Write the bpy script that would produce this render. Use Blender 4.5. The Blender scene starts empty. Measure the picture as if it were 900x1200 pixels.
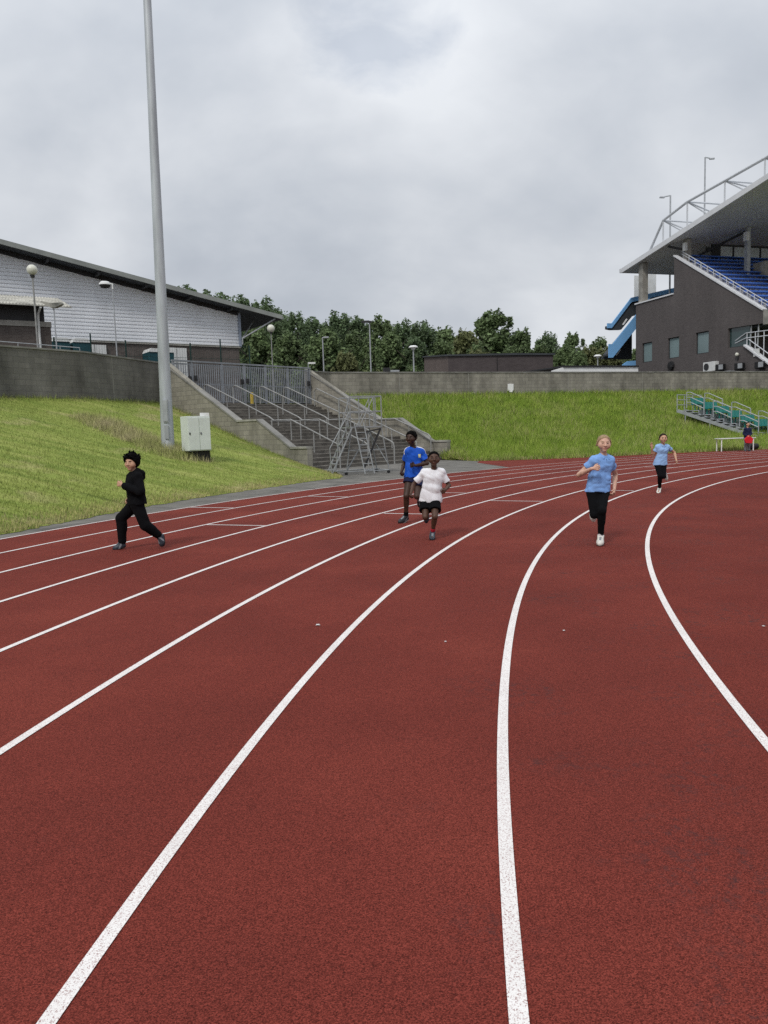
import bpy, math, random
import numpy as np
from mathutils import Vector, Matrix

random.seed(11)
rng = np.random.default_rng(11)
scene = bpy.context.scene
COL = scene.collection
R = math.radians

# ------------------------------------------------------------------ camera, sky, sun, exposure
cam_data = bpy.data.cameras.new('camera')
cam_data.sensor_fit = 'VERTICAL'
cam_data.sensor_height = 36.0
cam_data.lens = 27.0
cam_data.clip_start = 0.05
cam_data.clip_end = 8000
cam = bpy.data.objects.new('camera', cam_data)
COL.objects.link(cam)
cam.matrix_world = (Matrix.Translation((0, 0, 1.512))
                    @ Matrix.Rotation(R(90) - math.atan(93.013 / 900), 4, 'X')
                    @ Matrix.Rotation(-0.031, 4, 'Z'))
scene.camera = cam

SUN_EL, SUN_AZ = R(46), R(205)          # azimuth measured clockwise from +Y
world = bpy.data.worlds.new('World')
scene.world = world
world.use_nodes = True
wt = world.node_tree
wt.nodes.clear()
WN = wt.nodes.new
def wlink(a, b): wt.links.new(a, b)
w_out = WN('ShaderNodeOutputWorld'); w_bg = WN('ShaderNodeBackground')
w_bg.inputs['Strength'].default_value = 0.1
sky = WN('ShaderNodeTexSky'); sky.sky_type = 'NISHITA'; sky.sun_disc = False
sky.sun_elevation = SUN_EL; sky.sun_rotation = SUN_AZ
tc = WN('ShaderNodeTexCoord'); sep = WN('ShaderNodeSeparateXYZ')
wlink(tc.outputs['Generated'], sep.inputs[0])
def wmath(op, a, b=None, clamp=False):
    n = WN('ShaderNodeMath'); n.operation = op; n.use_clamp = clamp
    for i, x in enumerate((a, b)):
        if x is None: continue
        if isinstance(x, (int, float)): n.inputs[i].default_value = x
        else: wlink(x, n.inputs[i])
    return n.outputs[0]
zc = wmath('MAXIMUM', sep.outputs[2], 0.0)
den = wmath('ADD', zc, 0.42)
comb = WN('ShaderNodeCombineXYZ')
wlink(wmath('DIVIDE', sep.outputs[0], den), comb.inputs[0])
wlink(wmath('DIVIDE', sep.outputs[1], den), comb.inputs[1])
def wnoise(scale, detail, rough, off, dist=0.0):
    mp = WN('ShaderNodeMapping'); mp.inputs['Location'].default_value = off
    wlink(comb.outputs[0], mp.inputs[0])
    n = WN('ShaderNodeTexNoise'); n.inputs['Scale'].default_value = scale
    n.inputs['Detail'].default_value = detail; n.inputs['Roughness'].default_value = rough
    n.inputs['Distortion'].default_value = dist
    wlink(mp.outputs[0], n.inputs['Vector'])
    return n.outputs['Fac']
def wramp(fac, stops):
    r = WN('ShaderNodeValToRGB'); e = r.color_ramp.elements
    while len(e) < len(stops): e.new(0.5)
    for i, (p, c) in enumerate(stops):
        e[i].position = p; e[i].color = (*c, 1)
    wlink(fac, r.inputs[0])
    return r.outputs[0]
cl_a = wnoise(1.2, 6, 0.5, (1.2, 2.3, 0.3), 0.3)
cl_b = wnoise(3.6, 5, 0.5, (9.2, 1.7, 2.3), 0.2)
cl = wmath('ADD', wmath('MULTIPLY', cl_a, 0.72), wmath('MULTIPLY', cl_b, 0.28))
CLOUD_STOPS = [(0.36, (3.75, 4.1, 4.65)), (0.45, (4.55, 4.88, 5.38)), (0.53, (5.4, 5.68, 6.1)), (0.62, (6.45, 6.7, 7.05))]
cloud = wramp(cl, CLOUD_STOPS)
# an overcast sky is about three times as bright overhead as at the horizon
lift = wmath('ADD', 0.93, wmath('MULTIPLY', wmath('POWER', zc, 2.2), 1.0))
mixl = WN('ShaderNodeVectorMath'); mixl.operation = 'SCALE'
wlink(cloud, mixl.inputs[0]); wlink(lift, mixl.inputs['Scale'])
# a thin place where the blue comes through
gdot = WN('ShaderNodeVectorMath'); gdot.operation = 'DOT_PRODUCT'
wlink(tc.outputs['Generated'], gdot.inputs[0]); gdot.inputs[1].default_value = (0.0, 0.894, 0.448)
gap_n = wmath('ADD', gdot.outputs['Value'], wmath('MULTIPLY', wmath('SUBTRACT', wnoise(7.0, 5, 0.6, (5.7, 4.3, 1.0), 0.4), 0.5), 0.012))
gap = wramp(gap_n, [(0.9975, (0, 0, 0)), (1.0, (0.28, 0.28, 0.28))])
wm = WN('ShaderNodeMix'); wm.data_type = 'RGBA'
wlink(gap, wm.inputs[0]); wlink(mixl.outputs[0], wm.inputs[6])
wlink(sky.outputs[0], wm.inputs[7])
wlink(wm.outputs[2], w_bg.inputs['Color'])
wlink(w_bg.outputs[0], w_out.inputs[0])

sun_data = bpy.data.lights.new('sun', 'SUN')
sun_data.energy = 1.4
sun_data.angle = R(10)
sun_data.color = (1.0, 0.96, 0.9)
sun = bpy.data.objects.new('sun', sun_data)
COL.objects.link(sun)
sd = Vector((math.sin(SUN_AZ) * math.cos(SUN_EL), math.cos(SUN_AZ) * math.cos(SUN_EL), math.sin(SUN_EL)))
sun.rotation_euler = sd.to_track_quat('Z', 'Y').to_euler()

vs_ = scene.view_settings
vs_.view_transform = 'Standard'; vs_.look = 'None'; vs_.gamma = 1.0
vs_.use_curve_mapping = False
vs_.exposure = 0.27
scene.cycles.max_bounces = 6
scene.cycles.use_denoising = False

# ------------------------------------------------------------------ materials
def mat(name, col, rough=0.7, var=0.18, scale=1.5, bump=0.0, bscale=40.0, metal=0.0, spec=0.3,
        island=0.0, col2=None, detail=5.0, streak=None, coords='Object', trans=0.0):
    m = bpy.data.materials.new(name); m.use_nodes = True
    nt = m.node_tree; nt.nodes.clear()
    N = nt.nodes.new; L = nt.links.new
    out = N('ShaderNodeOutputMaterial'); b = N('ShaderNodeBsdfPrincipled')
    L(b.outputs[0], out.inputs[0])
    b.inputs['Roughness'].default_value = rough
    b.inputs['Metallic'].default_value = metal
    b.inputs['Specular IOR Level'].default_value = spec
    tcn = N('ShaderNodeTexCoord')
    vec = tcn.outputs[coords]
    if streak:
        mp = N('ShaderNodeMapping'); mp.inputs['Scale'].default_value = streak
        L(vec, mp.inputs[0]); svec = mp.outputs[0]
    else: svec = vec
    nz = N('ShaderNodeTexNoise'); nz.inputs['Scale'].default_value = scale
    nz.inputs['Detail'].default_value = detail; nz.inputs['Roughness'].default_value = 0.6
    L(svec, nz.inputs['Vector'])
    rp = N('ShaderNodeValToRGB'); e = rp.color_ramp.elements
    c1 = [max(0, c * (1 - var)) for c in col]
    c2 = list(col2) if col2 else [min(1, c * (1 + var)) for c in col]
    e[0].position = 0.3; e[0].color = (*c1, 1); e[1].position = 0.7; e[1].color = (*c2, 1)
    L(nz.outputs['Fac'], rp.inputs[0])
    colout = rp.outputs[0]
    if island:
        g = N('ShaderNodeNewGeometry'); hv = N('ShaderNodeHueSaturation')
        mr = N('ShaderNodeMapRange'); mr.inputs[3].default_value = 1 - island; mr.inputs[4].default_value = 1 + island
        L(g.outputs['Random Per Island'], mr.inputs[0]); L(mr.outputs[0], hv.inputs['Value'])
        L(colout, hv.inputs['Color']); colout = hv.outputs[0]
    L(colout, b.inputs['Base Color'])
    if trans:
        tl = N('ShaderNodeBsdfTranslucent'); ms_ = N('ShaderNodeMixShader'); ms_.inputs[0].default_value = trans
        g2 = N('ShaderNodeNewGeometry'); va = N('ShaderNodeVectorMath'); va.operation = 'MULTIPLY_ADD'; L(g2.outputs['Normal'], va.inputs[0]); va.inputs[1].default_value = (1, 1, 1); va.inputs[2].default_value = (0, 0, .3)
        vn = N('ShaderNodeVectorMath'); vn.operation = 'NORMALIZE'; L(va.outputs[0], vn.inputs[0]); L(vn.outputs[0], b.inputs['Normal'])
        L(colout, tl.inputs['Color']); L(b.outputs[0], ms_.inputs[1]); L(tl.outputs[0], ms_.inputs[2]); L(ms_.outputs[0], out.inputs[0])
    if bump:
        n2 = N('ShaderNodeTexNoise'); n2.inputs['Scale'].default_value = bscale; n2.inputs['Detail'].default_value = 4
        L(vec, n2.inputs['Vector'])
        bp = N('ShaderNodeBump'); bp.inputs['Strength'].default_value = bump; bp.inputs['Distance'].default_value = 0.02
        L(n2.outputs['Fac'], bp.inputs['Height']); L(bp.outputs[0], b.inputs['Normal'])
    return m

def brick_mat(name, c1, c2, mortar, bw, rh, ms=0.012, rough=0.9, stain=0.35, sscale=0.6, bump=0.3):
    m = bpy.data.materials.new(name); m.use_nodes = True
    nt = m.node_tree; nt.nodes.clear(); N = nt.nodes.new; L = nt.links.new
    out = N('ShaderNodeOutputMaterial'); b = N('ShaderNodeBsdfPrincipled'); L(b.outputs[0], out.inputs[0])
    b.inputs['Roughness'].default_value = rough; b.inputs['Specular IOR Level'].default_value = 0.2
    tcn = N('ShaderNodeTexCoord')
    br = N('ShaderNodeTexBrick')
    br.inputs['Color1'].default_value = (*c1, 1); br.inputs['Color2'].default_value = (*c2, 1)
    br.inputs['Mortar'].default_value = (*mortar, 1)
    br.inputs['Scale'].default_value = 1.0; br.inputs['Mortar Size'].default_value = ms
    br.inputs['Mortar Smooth'].default_value = 0.3
    br.inputs['Brick Width'].default_value = bw; br.inputs['Row Height'].default_value = rh
    L(tcn.outputs['UV'], br.inputs['Vector'])
    mp = N('ShaderNodeMapping'); mp.inputs['Scale'].default_value = (1, 0.35, 1)
    L(tcn.outputs['UV'], mp.inputs[0])
    nz = N('ShaderNodeTexNoise'); nz.inputs['Scale'].default_value = sscale; nz.inputs['Detail'].default_value = 7
    nz.inputs['Roughness'].default_value = 0.65
    L(mp.outputs[0], nz.inputs['Vector'])
    mr = N('ShaderNodeMapRange'); mr.inputs[1].default_value = 0.3; mr.inputs[2].default_value = 0.7
    mr.inputs[3].default_value = 1 - stain; mr.inputs[4].default_value = 1 + stain
    L(nz.outputs['Fac'], mr.inputs[0])
    hv = N('ShaderNodeHueSaturation'); L(br.outputs['Color'], hv.inputs['Color']); L(mr.outputs[0], hv.inputs['Value'])
    L(hv.outputs[0], b.inputs['Base Color'])
    n2 = N('ShaderNodeTexNoise'); n2.inputs['Scale'].default_value = 30; L(tcn.outputs['UV'], n2.inputs['Vector'])
    ad = N('ShaderNodeMath'); ad.operation = 'MULTIPLY_ADD'
    L(n2.outputs['Fac'], ad.inputs[0]); ad.inputs[1].default_value = 0.5; L(br.outputs['Fac'], ad.inputs[2])
    bp = N('ShaderNodeBump'); bp.invert = True; bp.inputs['Strength'].default_value = bump; bp.inputs['Distance'].default_value = 0.01
    L(ad.outputs[0], bp.inputs['Height']); L(bp.outputs[0], b.inputs['Normal'])
    return m

M = {}
M['galv'] = mat('galvanised_steel', (0.34, 0.355, 0.37), 0.5, 0.16, 3, metal=0.25, bump=0.05, bscale=15)
M['mast'] = mat('mast_galvanised', (0.42, 0.445, 0.47), 0.5, 0.26, 3.5, metal=0.2, streak=(1, 1, 0.12))
M['rail'] = mat('rail_steel', (0.27, 0.27, 0.26), 0.55, 0.25, 4, metal=0.2)
M['gate'] = mat('gate_steel', (0.24, 0.255, 0.275), 0.6, 0.2, 3, metal=0.15)
M['dark_steel'] = mat('dark_steel', (0.03, 0.03, 0.032), 0.6, 0.2, 4)
M['concrete'] = mat('concrete', (0.27, 0.26, 0.235), 0.9, 0.35, 1.6, bump=0.3, bscale=25)
M['coping'] = mat('coping_concrete', (0.2, 0.195, 0.18), 0.9, 0.4, 1.2, bump=0.25, bscale=25)
M['coping_light'] = mat('coping_weathered', (0.3, 0.29, 0.26), 0.9, 0.5, 1.8, bump=0.25, bscale=25)
M['step'] = mat('step_concrete', (0.115, 0.105, 0.092), 0.9, 0.45, 2.0, bump=0.3, bscale=25)
M['nosing'] = mat('step_nosing', (0.2, 0.185, 0.16), 0.9, 0.4, 3.0)
M['wall_l'] = brick_mat('grey_block', (0.13, 0.125, 0.113), (0.155, 0.148, 0.134), (0.105, 0.102, 0.094), 0.45, 0.225, 0.010, stain=0.45)
M['wall_r'] = brick_mat('weathered_block', (0.195, 0.182, 0.155), (0.25, 0.235, 0.2), (0.15, 0.143, 0.125), 0.45, 0.225, 0.010, stain=0.45, sscale=0.9)
M['flank'] = brick_mat('pale_block', (0.22, 0.207, 0.172), (0.28, 0.262, 0.222), (0.165, 0.157, 0.138), 0.45, 0.225, 0.012, stain=0.4, sscale=0.8)
M['brick'] = brick_mat('brown_brick', (0.078, 0.069, 0.069), (0.1, 0.088, 0.087), (0.108, 0.099, 0.096), 0.225, 0.075, 0.01, stain=0.16, sscale=0.35)
M['brick_l'] = brick_mat('plinth_brick', (0.075, 0.06, 0.055), (0.11, 0.09, 0.082), (0.12, 0.11, 0.1), 0.225, 0.075, 0.01, stain=0.2)
M['asphalt'] = mat('asphalt', (0.12, 0.115, 0.105), 0.95, 0.3, 1.3, bump=0.5, bscale=90, col2=(0.19, 0.18, 0.16))
M['soil'] = mat('ground_soil', (0.1, 0.11, 0.05), 0.95, 0.3, 0.3)
M['white'] = mat('white_paint', (0.75, 0.75, 0.74), 0.5, 0.05, 2)
M['offwhite'] = mat('offwhite_panel', (0.62, 0.63, 0.62), 0.55, 0.08, 2)
M['cladding'] = mat('white_cladding', (0.7, 0.72, 0.75), 0.45, 0.07, 0.7, streak=(1, 1, 0.2))
M['roof_metal'] = mat('roof_sheet', (0.25, 0.265, 0.25), 0.6, 0.2, 0.8)
M['galv_thin'] = mat('galvanised_tube', (0.26, 0.27, 0.275), 0.55, 0.2, 3, metal=0.2)
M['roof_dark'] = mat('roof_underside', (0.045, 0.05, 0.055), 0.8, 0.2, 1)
M['corr'] = mat('corrugated_cement', (0.36, 0.35, 0.31), 0.9, 0.4, 1.5)
M['blue'] = mat('sky_blue_paint', (0.19, 0.42, 0.73), 0.45, 0.07, 1)
M['stand_roof'] = mat('stand_soffit', (0.5, 0.51, 0.515), 0.7, 0.12, 0.3)
M['fascia'] = mat('stand_fascia', (0.62, 0.63, 0.65), 0.4, 0.08, 1)
M['tube_white'] = mat('white_tube', (0.52, 0.54, 0.57), 0.4, 0.08, 1)
M['seat_blue'] = mat('blue_plastic', (0.06, 0.15, 0.5), 0.45, 0.12, 1)
M['seat_green'] = mat('green_plastic', (0.015, 0.2, 0.17), 0.45, 0.15, 4)
M['glass'] = mat('window_glass', (0.18, 0.24, 0.25), 0.12, 0.15, 0.4, spec=0.6)
M['glass_pale'] = mat('pale_glass', (0.42, 0.46, 0.46), 0.2, 0.1, 0.5, spec=0.6)
M['glass_dark'] = mat('dark_glass', (0.025, 0.05, 0.05), 0.08, 0.2, 0.5, spec=0.6)
M['black'] = mat('black_paint', (0.015, 0.015, 0.016), 0.55, 0.2, 5)
M['black_plinth'] = mat('black_plinth', (0.02, 0.019, 0.018), 0.8, 0.4, 6)
M['teal'] = mat('teal_steel', (0.012, 0.06, 0.075), 0.5, 0.15, 2)
M['green_wire'] = mat('green_coated_wire', (0.012, 0.035, 0.03), 0.5, 0.1, 2)
M['dk_build'] = brick_mat('dark_brown_brick', (0.065, 0.053, 0.054), (0.082, 0.068, 0.068), (0.075, 0.066, 0.066), 0.3, 0.1, 0.01, stain=0.12)
M['dk_build_lit'] = brick_mat('dark_brown_brick_lit', (0.105, 0.083, 0.076), (0.13, 0.104, 0.095), (0.11, 0.095, 0.088), 0.3, 0.1, 0.01, stain=0.12)  # lighter copy of the dark brick: the end wall's brighter light is in its colour
M['cabinet'] = mat('cabinet_paint', (0.6, 0.64, 0.6), 0.5, 0.07, 3)
M['globe'] = mat('lamp_globe', (0.6, 0.6, 0.52), 0.25, 0.1, 4)
M['tan'] = mat('tan_concrete', (0.36, 0.28, 0.19), 0.8, 0.15, 1)
M['bark'] = mat('bark', (0.06, 0.05, 0.04), 0.9, 0.3, 3)
M['leaf_dark'] = mat('leaf_dark', (0.1, 0.145, 0.07), 0.7, 0.4, 0.25, island=0.5, trans=0.35)
M['leaf_mid'] = mat('leaf_mid', (0.13, 0.18, 0.078), 0.7, 0.4, 0.25, island=0.5, trans=0.35)
M['leaf_yellow'] = mat('leaf_yellow', (0.14, 0.155, 0.065), 0.7, 0.3, 0.25, island=0.45, trans=0.35)
M['trim'] = mat('corner_trim', (0.26, 0.3, 0.37), 0.5, 0.08, 1)
M['terrace'] = mat('terrace_concrete', (0.5, 0.5, 0.53), 0.8, 0.15, 1)
M['yellow'] = mat('yellow_paint', (0.5, 0.36, 0.06), 0.6, 0.15, 5)

# granular rubber surface of the track and its paint
def track_mat(name, paint):
    m = bpy.data.materials.new(name); m.use_nodes = True
    nt = m.node_tree; nt.nodes.clear(); N = nt.nodes.new; L = nt.links.new
    out = N('ShaderNodeOutputMaterial'); b = N('ShaderNodeBsdfPrincipled'); L(b.outputs[0], out.inputs[0])
    b.inputs['Roughness'].default_value = 0.9; b.inputs['Specular IOR Level'].default_value = 0.12
    tcn = N('ShaderNodeTexCoord'); vec = tcn.outputs['Object']
    def noise(s, d, r=0.6):
        n = N('ShaderNodeTexNoise'); n.inputs['Scale'].default_value = s; n.inputs['Detail'].default_value = d
        n.inputs['Roughness'].default_value = r; L(vec, n.inputs['Vector']); return n.outputs['Fac']
    def ramp(f, stops):
        r = N('ShaderNodeValToRGB'); e = r.color_ramp.elements
        while len(e) < len(stops): e.new(0.5)
        for i, (p, c) in enumerate(stops): e[i].position = p; e[i].color = (*c, 1)
        L(f, r.inputs[0]); return r.outputs[0]
    def mix(f, a, c, mode='MIX'):
        n = N('ShaderNodeMix'); n.data_type = 'RGBA'; n.blend_type = mode
        if isinstance(f, float): n.inputs[0].default_value = f
        else: L(f, n.inputs[0])
        for i, x in ((6, a), (7, c)):
            if isinstance(x, tuple): n.inputs[i].default_value = (*x, 1)
            else: L(x, n.inputs[i])
        return n.outputs[2]
    vo = N('ShaderNodeTexVoronoi'); vo.inputs['Scale'].default_value = 280; L(vec, vo.inputs['Vector'])
    grain = vo.outputs['Distance']
    gcol = vo.outputs['Color']
    fine = noise(200, 3, 0.75)
    if paint:
        base = ramp(noise(3, 6), [(0.3, (0.7, 0.675, 0.65)), (0.7, (0.8, 0.775, 0.75))])
        pits = ramp(fine, [(0.37, (1, 1, 1)), (0.47, (0, 0, 0))])
        c = mix(pits, base, (0.3, 0.17, 0.16))
        worn = ramp(noise(9, 8, 0.75), [(0.25, (1, 1, 1)), (0.36, (0, 0, 0))])
        c = mix(worn, c, (0.42, 0.26, 0.24))
    else:
        base = ramp(noise(0.55, 6, 0.6), [(0.28, (0.138, 0.0255, 0.0185)), (0.5, (0.17, 0.031, 0.022)), (0.72, (0.212, 0.041, 0.028))])
        sep2 = N('ShaderNodeSeparateColor'); L(gcol, sep2.inputs[0])
        gr = ramp(sep2.outputs[0], [(0.0, (0.5, 0.48, 0.48)), (0.5, (1.0, 1.0, 1.0)), (1.0, (1.5, 1.6, 1.6))])
        c = mix(1.0, base, gr, 'MULTIPLY')
        holes = ramp(fine, [(0.36, (0.35, 0.35, 0.35)), (0.5, (1, 1, 1))])
        c = mix(1.0, c, holes, 'MULTIPLY')
        # the infield inside the inner line is an older, darker sheet
        vd = N('ShaderNodeVectorMath'); vd.operation = 'DISTANCE'; L(vec, vd.inputs[0]); vd.inputs[1].default_value = (36.715, -2.14, 0.009)
        lt = N('ShaderNodeMath'); lt.operation = 'LESS_THAN'; L(vd.outputs['Value'], lt.inputs[0]); lt.inputs[1].default_value = 35.405
        lf = N('ShaderNodeMath'); lf.operation = 'MULTIPLY'; L(lt.outputs[0], lf.inputs[0]); lf.inputs[1].default_value = 1.0
        c = mix(lf.outputs[0], c, mix(1.0, c, (0.9, 0.86, 0.86), 'MULTIPLY'))
        # worn dark patches where the top granules have gone
        sp = N('ShaderNodeSeparateXYZ'); L(vec, sp.inputs[0])
        patch = noise(1.3, 3, 0.5); spots = noise(16, 7, 0.85)
        pm = N('ShaderNodeMath'); pm.operation = 'MULTIPLY'
        L(ramp(patch, [(0.5, (0, 0, 0)), (0.62, (1, 1, 1))]), pm.inputs[0]); L(ramp(spots, [(0.5, (0, 0, 0)), (0.62, (1, 1, 1))]), pm.inputs[1])
        pm2 = N('ShaderNodeMath'); pm2.operation = 'MULTIPLY'; L(pm.outputs[0], pm2.inputs[0])
        ln = N('ShaderNodeMapRange'); L(vd.outputs['Value'], ln.inputs[0]); ln.inputs[1].default_value = 36.5; ln.inputs[2].default_value = 37.2; ln.inputs[3].default_value = 0.8; ln.inputs[4].default_value = 0.1
        L(ln.outputs[0], pm2.inputs[1])
        c = mix(pm2.outputs[0], c, (0.065, 0.028, 0.027))
    L(c, b.inputs['Base Color'])
    ad = N('ShaderNodeMath'); ad.operation = 'ADD'; L(grain, ad.inputs[0]); L(fine, ad.inputs[1])
    bp = N('ShaderNodeBump'); bp.inputs['Strength'].default_value = 0.55 if not paint else 0.35
    bp.inputs['Distance'].default_value = 0.004
    L(ad.outputs[0], bp.inputs['Height']); L(bp.outputs[0], b.inputs['Normal'])
    return m
M['track'] = track_mat('track_rubber', False)
M['line'] = track_mat('track_line_paint', True)

def grass_mat(name, stops, dry, dscale, streaks=None):
    m = bpy.data.materials.new(name); m.use_nodes = True
    nt = m.node_tree; nt.nodes.clear(); N = nt.nodes.new; L = nt.links.new
    out = N('ShaderNodeOutputMaterial'); b = N('ShaderNodeBsdfPrincipled'); L(b.outputs[0], out.inputs[0])
    b.inputs['Roughness'].default_value = 0.85; b.inputs['Specular IOR Level'].default_value = 0.15
    tl = N('ShaderNodeBsdfTranslucent'); ms_ = N('ShaderNodeMixShader'); ms_.inputs[0].default_value = 0.2
    L(b.outputs[0], ms_.inputs[1]); L(tl.outputs[0], ms_.inputs[2]); L(ms_.outputs[0], out.inputs[0])
    tcn = N('ShaderNodeTexCoord'); vec = tcn.outputs['Object']
    mp = N('ShaderNodeMapping'); L(vec, mp.inputs[0])
    if streaks: mp.inputs['Rotation'].default_value = (0, 0, streaks[0]); mp.inputs['Scale'].default_value = streaks[1]
    def noise(v, s, d):
        n = N('ShaderNodeTexNoise'); n.inputs['Scale'].default_value = s; n.inputs['Detail'].default_value = d
        n.inputs['Roughness'].default_value = 0.65; L(v, n.inputs['Vector']); return n.outputs['Fac']
    r = N('ShaderNodeValToRGB'); e = r.color_ramp.elements
    while len(e) < len(stops): e.new(0.5)
    for i, (p, c) in enumerate(stops): e[i].position = p; e[i].color = (*c, 1)
    L(noise(mp.outputs[0], 0.9, 6), r.inputs[0])
    d = N('ShaderNodeValToRGB'); d.color_ramp.elements[0].position = 0.56; d.color_ramp.elements[1].position = 0.74
    L(noise(vec, dscale, 5), d.inputs[0])
    mx = N('ShaderNodeMix'); mx.data_type = 'RGBA'; L(d.outputs[0], mx.inputs[0]); L(r.outputs[0], mx.inputs[6])
    mx.inputs[7].default_value = (*dry, 1)
    g = N('ShaderNodeNewGeometry'); hv = N('ShaderNodeHueSaturation')
    mr = N('ShaderNodeMapRange'); mr.inputs[3].default_value = 0.75; mr.inputs[4].default_value = 1.3
    L(g.outputs['Random Per Island'], mr.inputs[0]); L(mr.outputs[0], hv.inputs['Value']); L(mx.outputs[2], hv.inputs['Color'])
    L(hv.outputs[0], b.inputs['Base Color']); L(hv.outputs[0], tl.inputs['Color'])
    va = N('ShaderNodeVectorMath'); va.operation = 'MULTIPLY_ADD'; L(g.outputs['Normal'], va.inputs[0]); va.inputs[1].default_value = (.45, .45, .45); va.inputs[2].default_value = (0, 0, 1)
    vn = N('ShaderNodeVectorMath'); vn.operation = 'NORMALIZE'; L(va.outputs[0], vn.inputs[0])
    L(vn.outputs[0], b.inputs['Normal'])
    return m
M['grass_l'] = grass_mat('mown_grass', [(0.28, (0.14, 0.205, 0.036)), (0.5, (0.245, 0.3, 0.065)), (0.72, (0.35, 0.38, 0.11))], (0.42, 0.365, 0.18), 0.45, (R(35), (0.3, 2.2, 1)))
M['grass_r'] = grass_mat('long_grass', [(0.3, (0.155, 0.25, 0.03)), (0.5, (0.235, 0.34, 0.045)), (0.7, (0.33, 0.405, 0.08))], (0.36, 0.39, 0.13), 0.4)
M['grass_tall'] = grass_mat('seeding_grass', [(0.3, (0.3, 0.36, 0.09)), (0.5, (0.42, 0.41, 0.17)), (0.7, (0.52, 0.46, 0.26))], (0.52, 0.43, 0.28), 0.6)
M['grass_dry'] = grass_mat('dry_grass', [(0.3, (0.34, 0.34, 0.12)), (0.5, (0.46, 0.42, 0.17)), (0.7, (0.56, 0.5, 0.25))], (0.5, 0.42, 0.25), 0.6)
M['grass_dirt'] = mat('bank_soil', (0.075, 0.09, 0.028), 0.95, 0.35, 1.5)

# ------------------------------------------------------------------ mesh builder
def world_of(o):
    m = Matrix.Translation(o.location) @ o.rotation_euler.to_matrix().to_4x4() @ Matrix.Diagonal((*o.scale, 1))
    return world_of(o.parent) @ m if o.parent else m

def tag(o, label=None, cat=None, group=None, kind=None):
    if label: o['label'] = label
    if cat: o['category'] = cat
    if group: o['group'] = group
    if kind: o['kind'] = kind
    return o

def thing(name, label, cat, loc=(0, 0, 0), group=None, rz=0.0):
    o = bpy.data.objects.new(name, None); COL.objects.link(o)
    o.empty_display_size = 0.3
    o.location = loc; o.rotation_euler = (0, 0, rz)
    return tag(o, label, cat, group)

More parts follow.
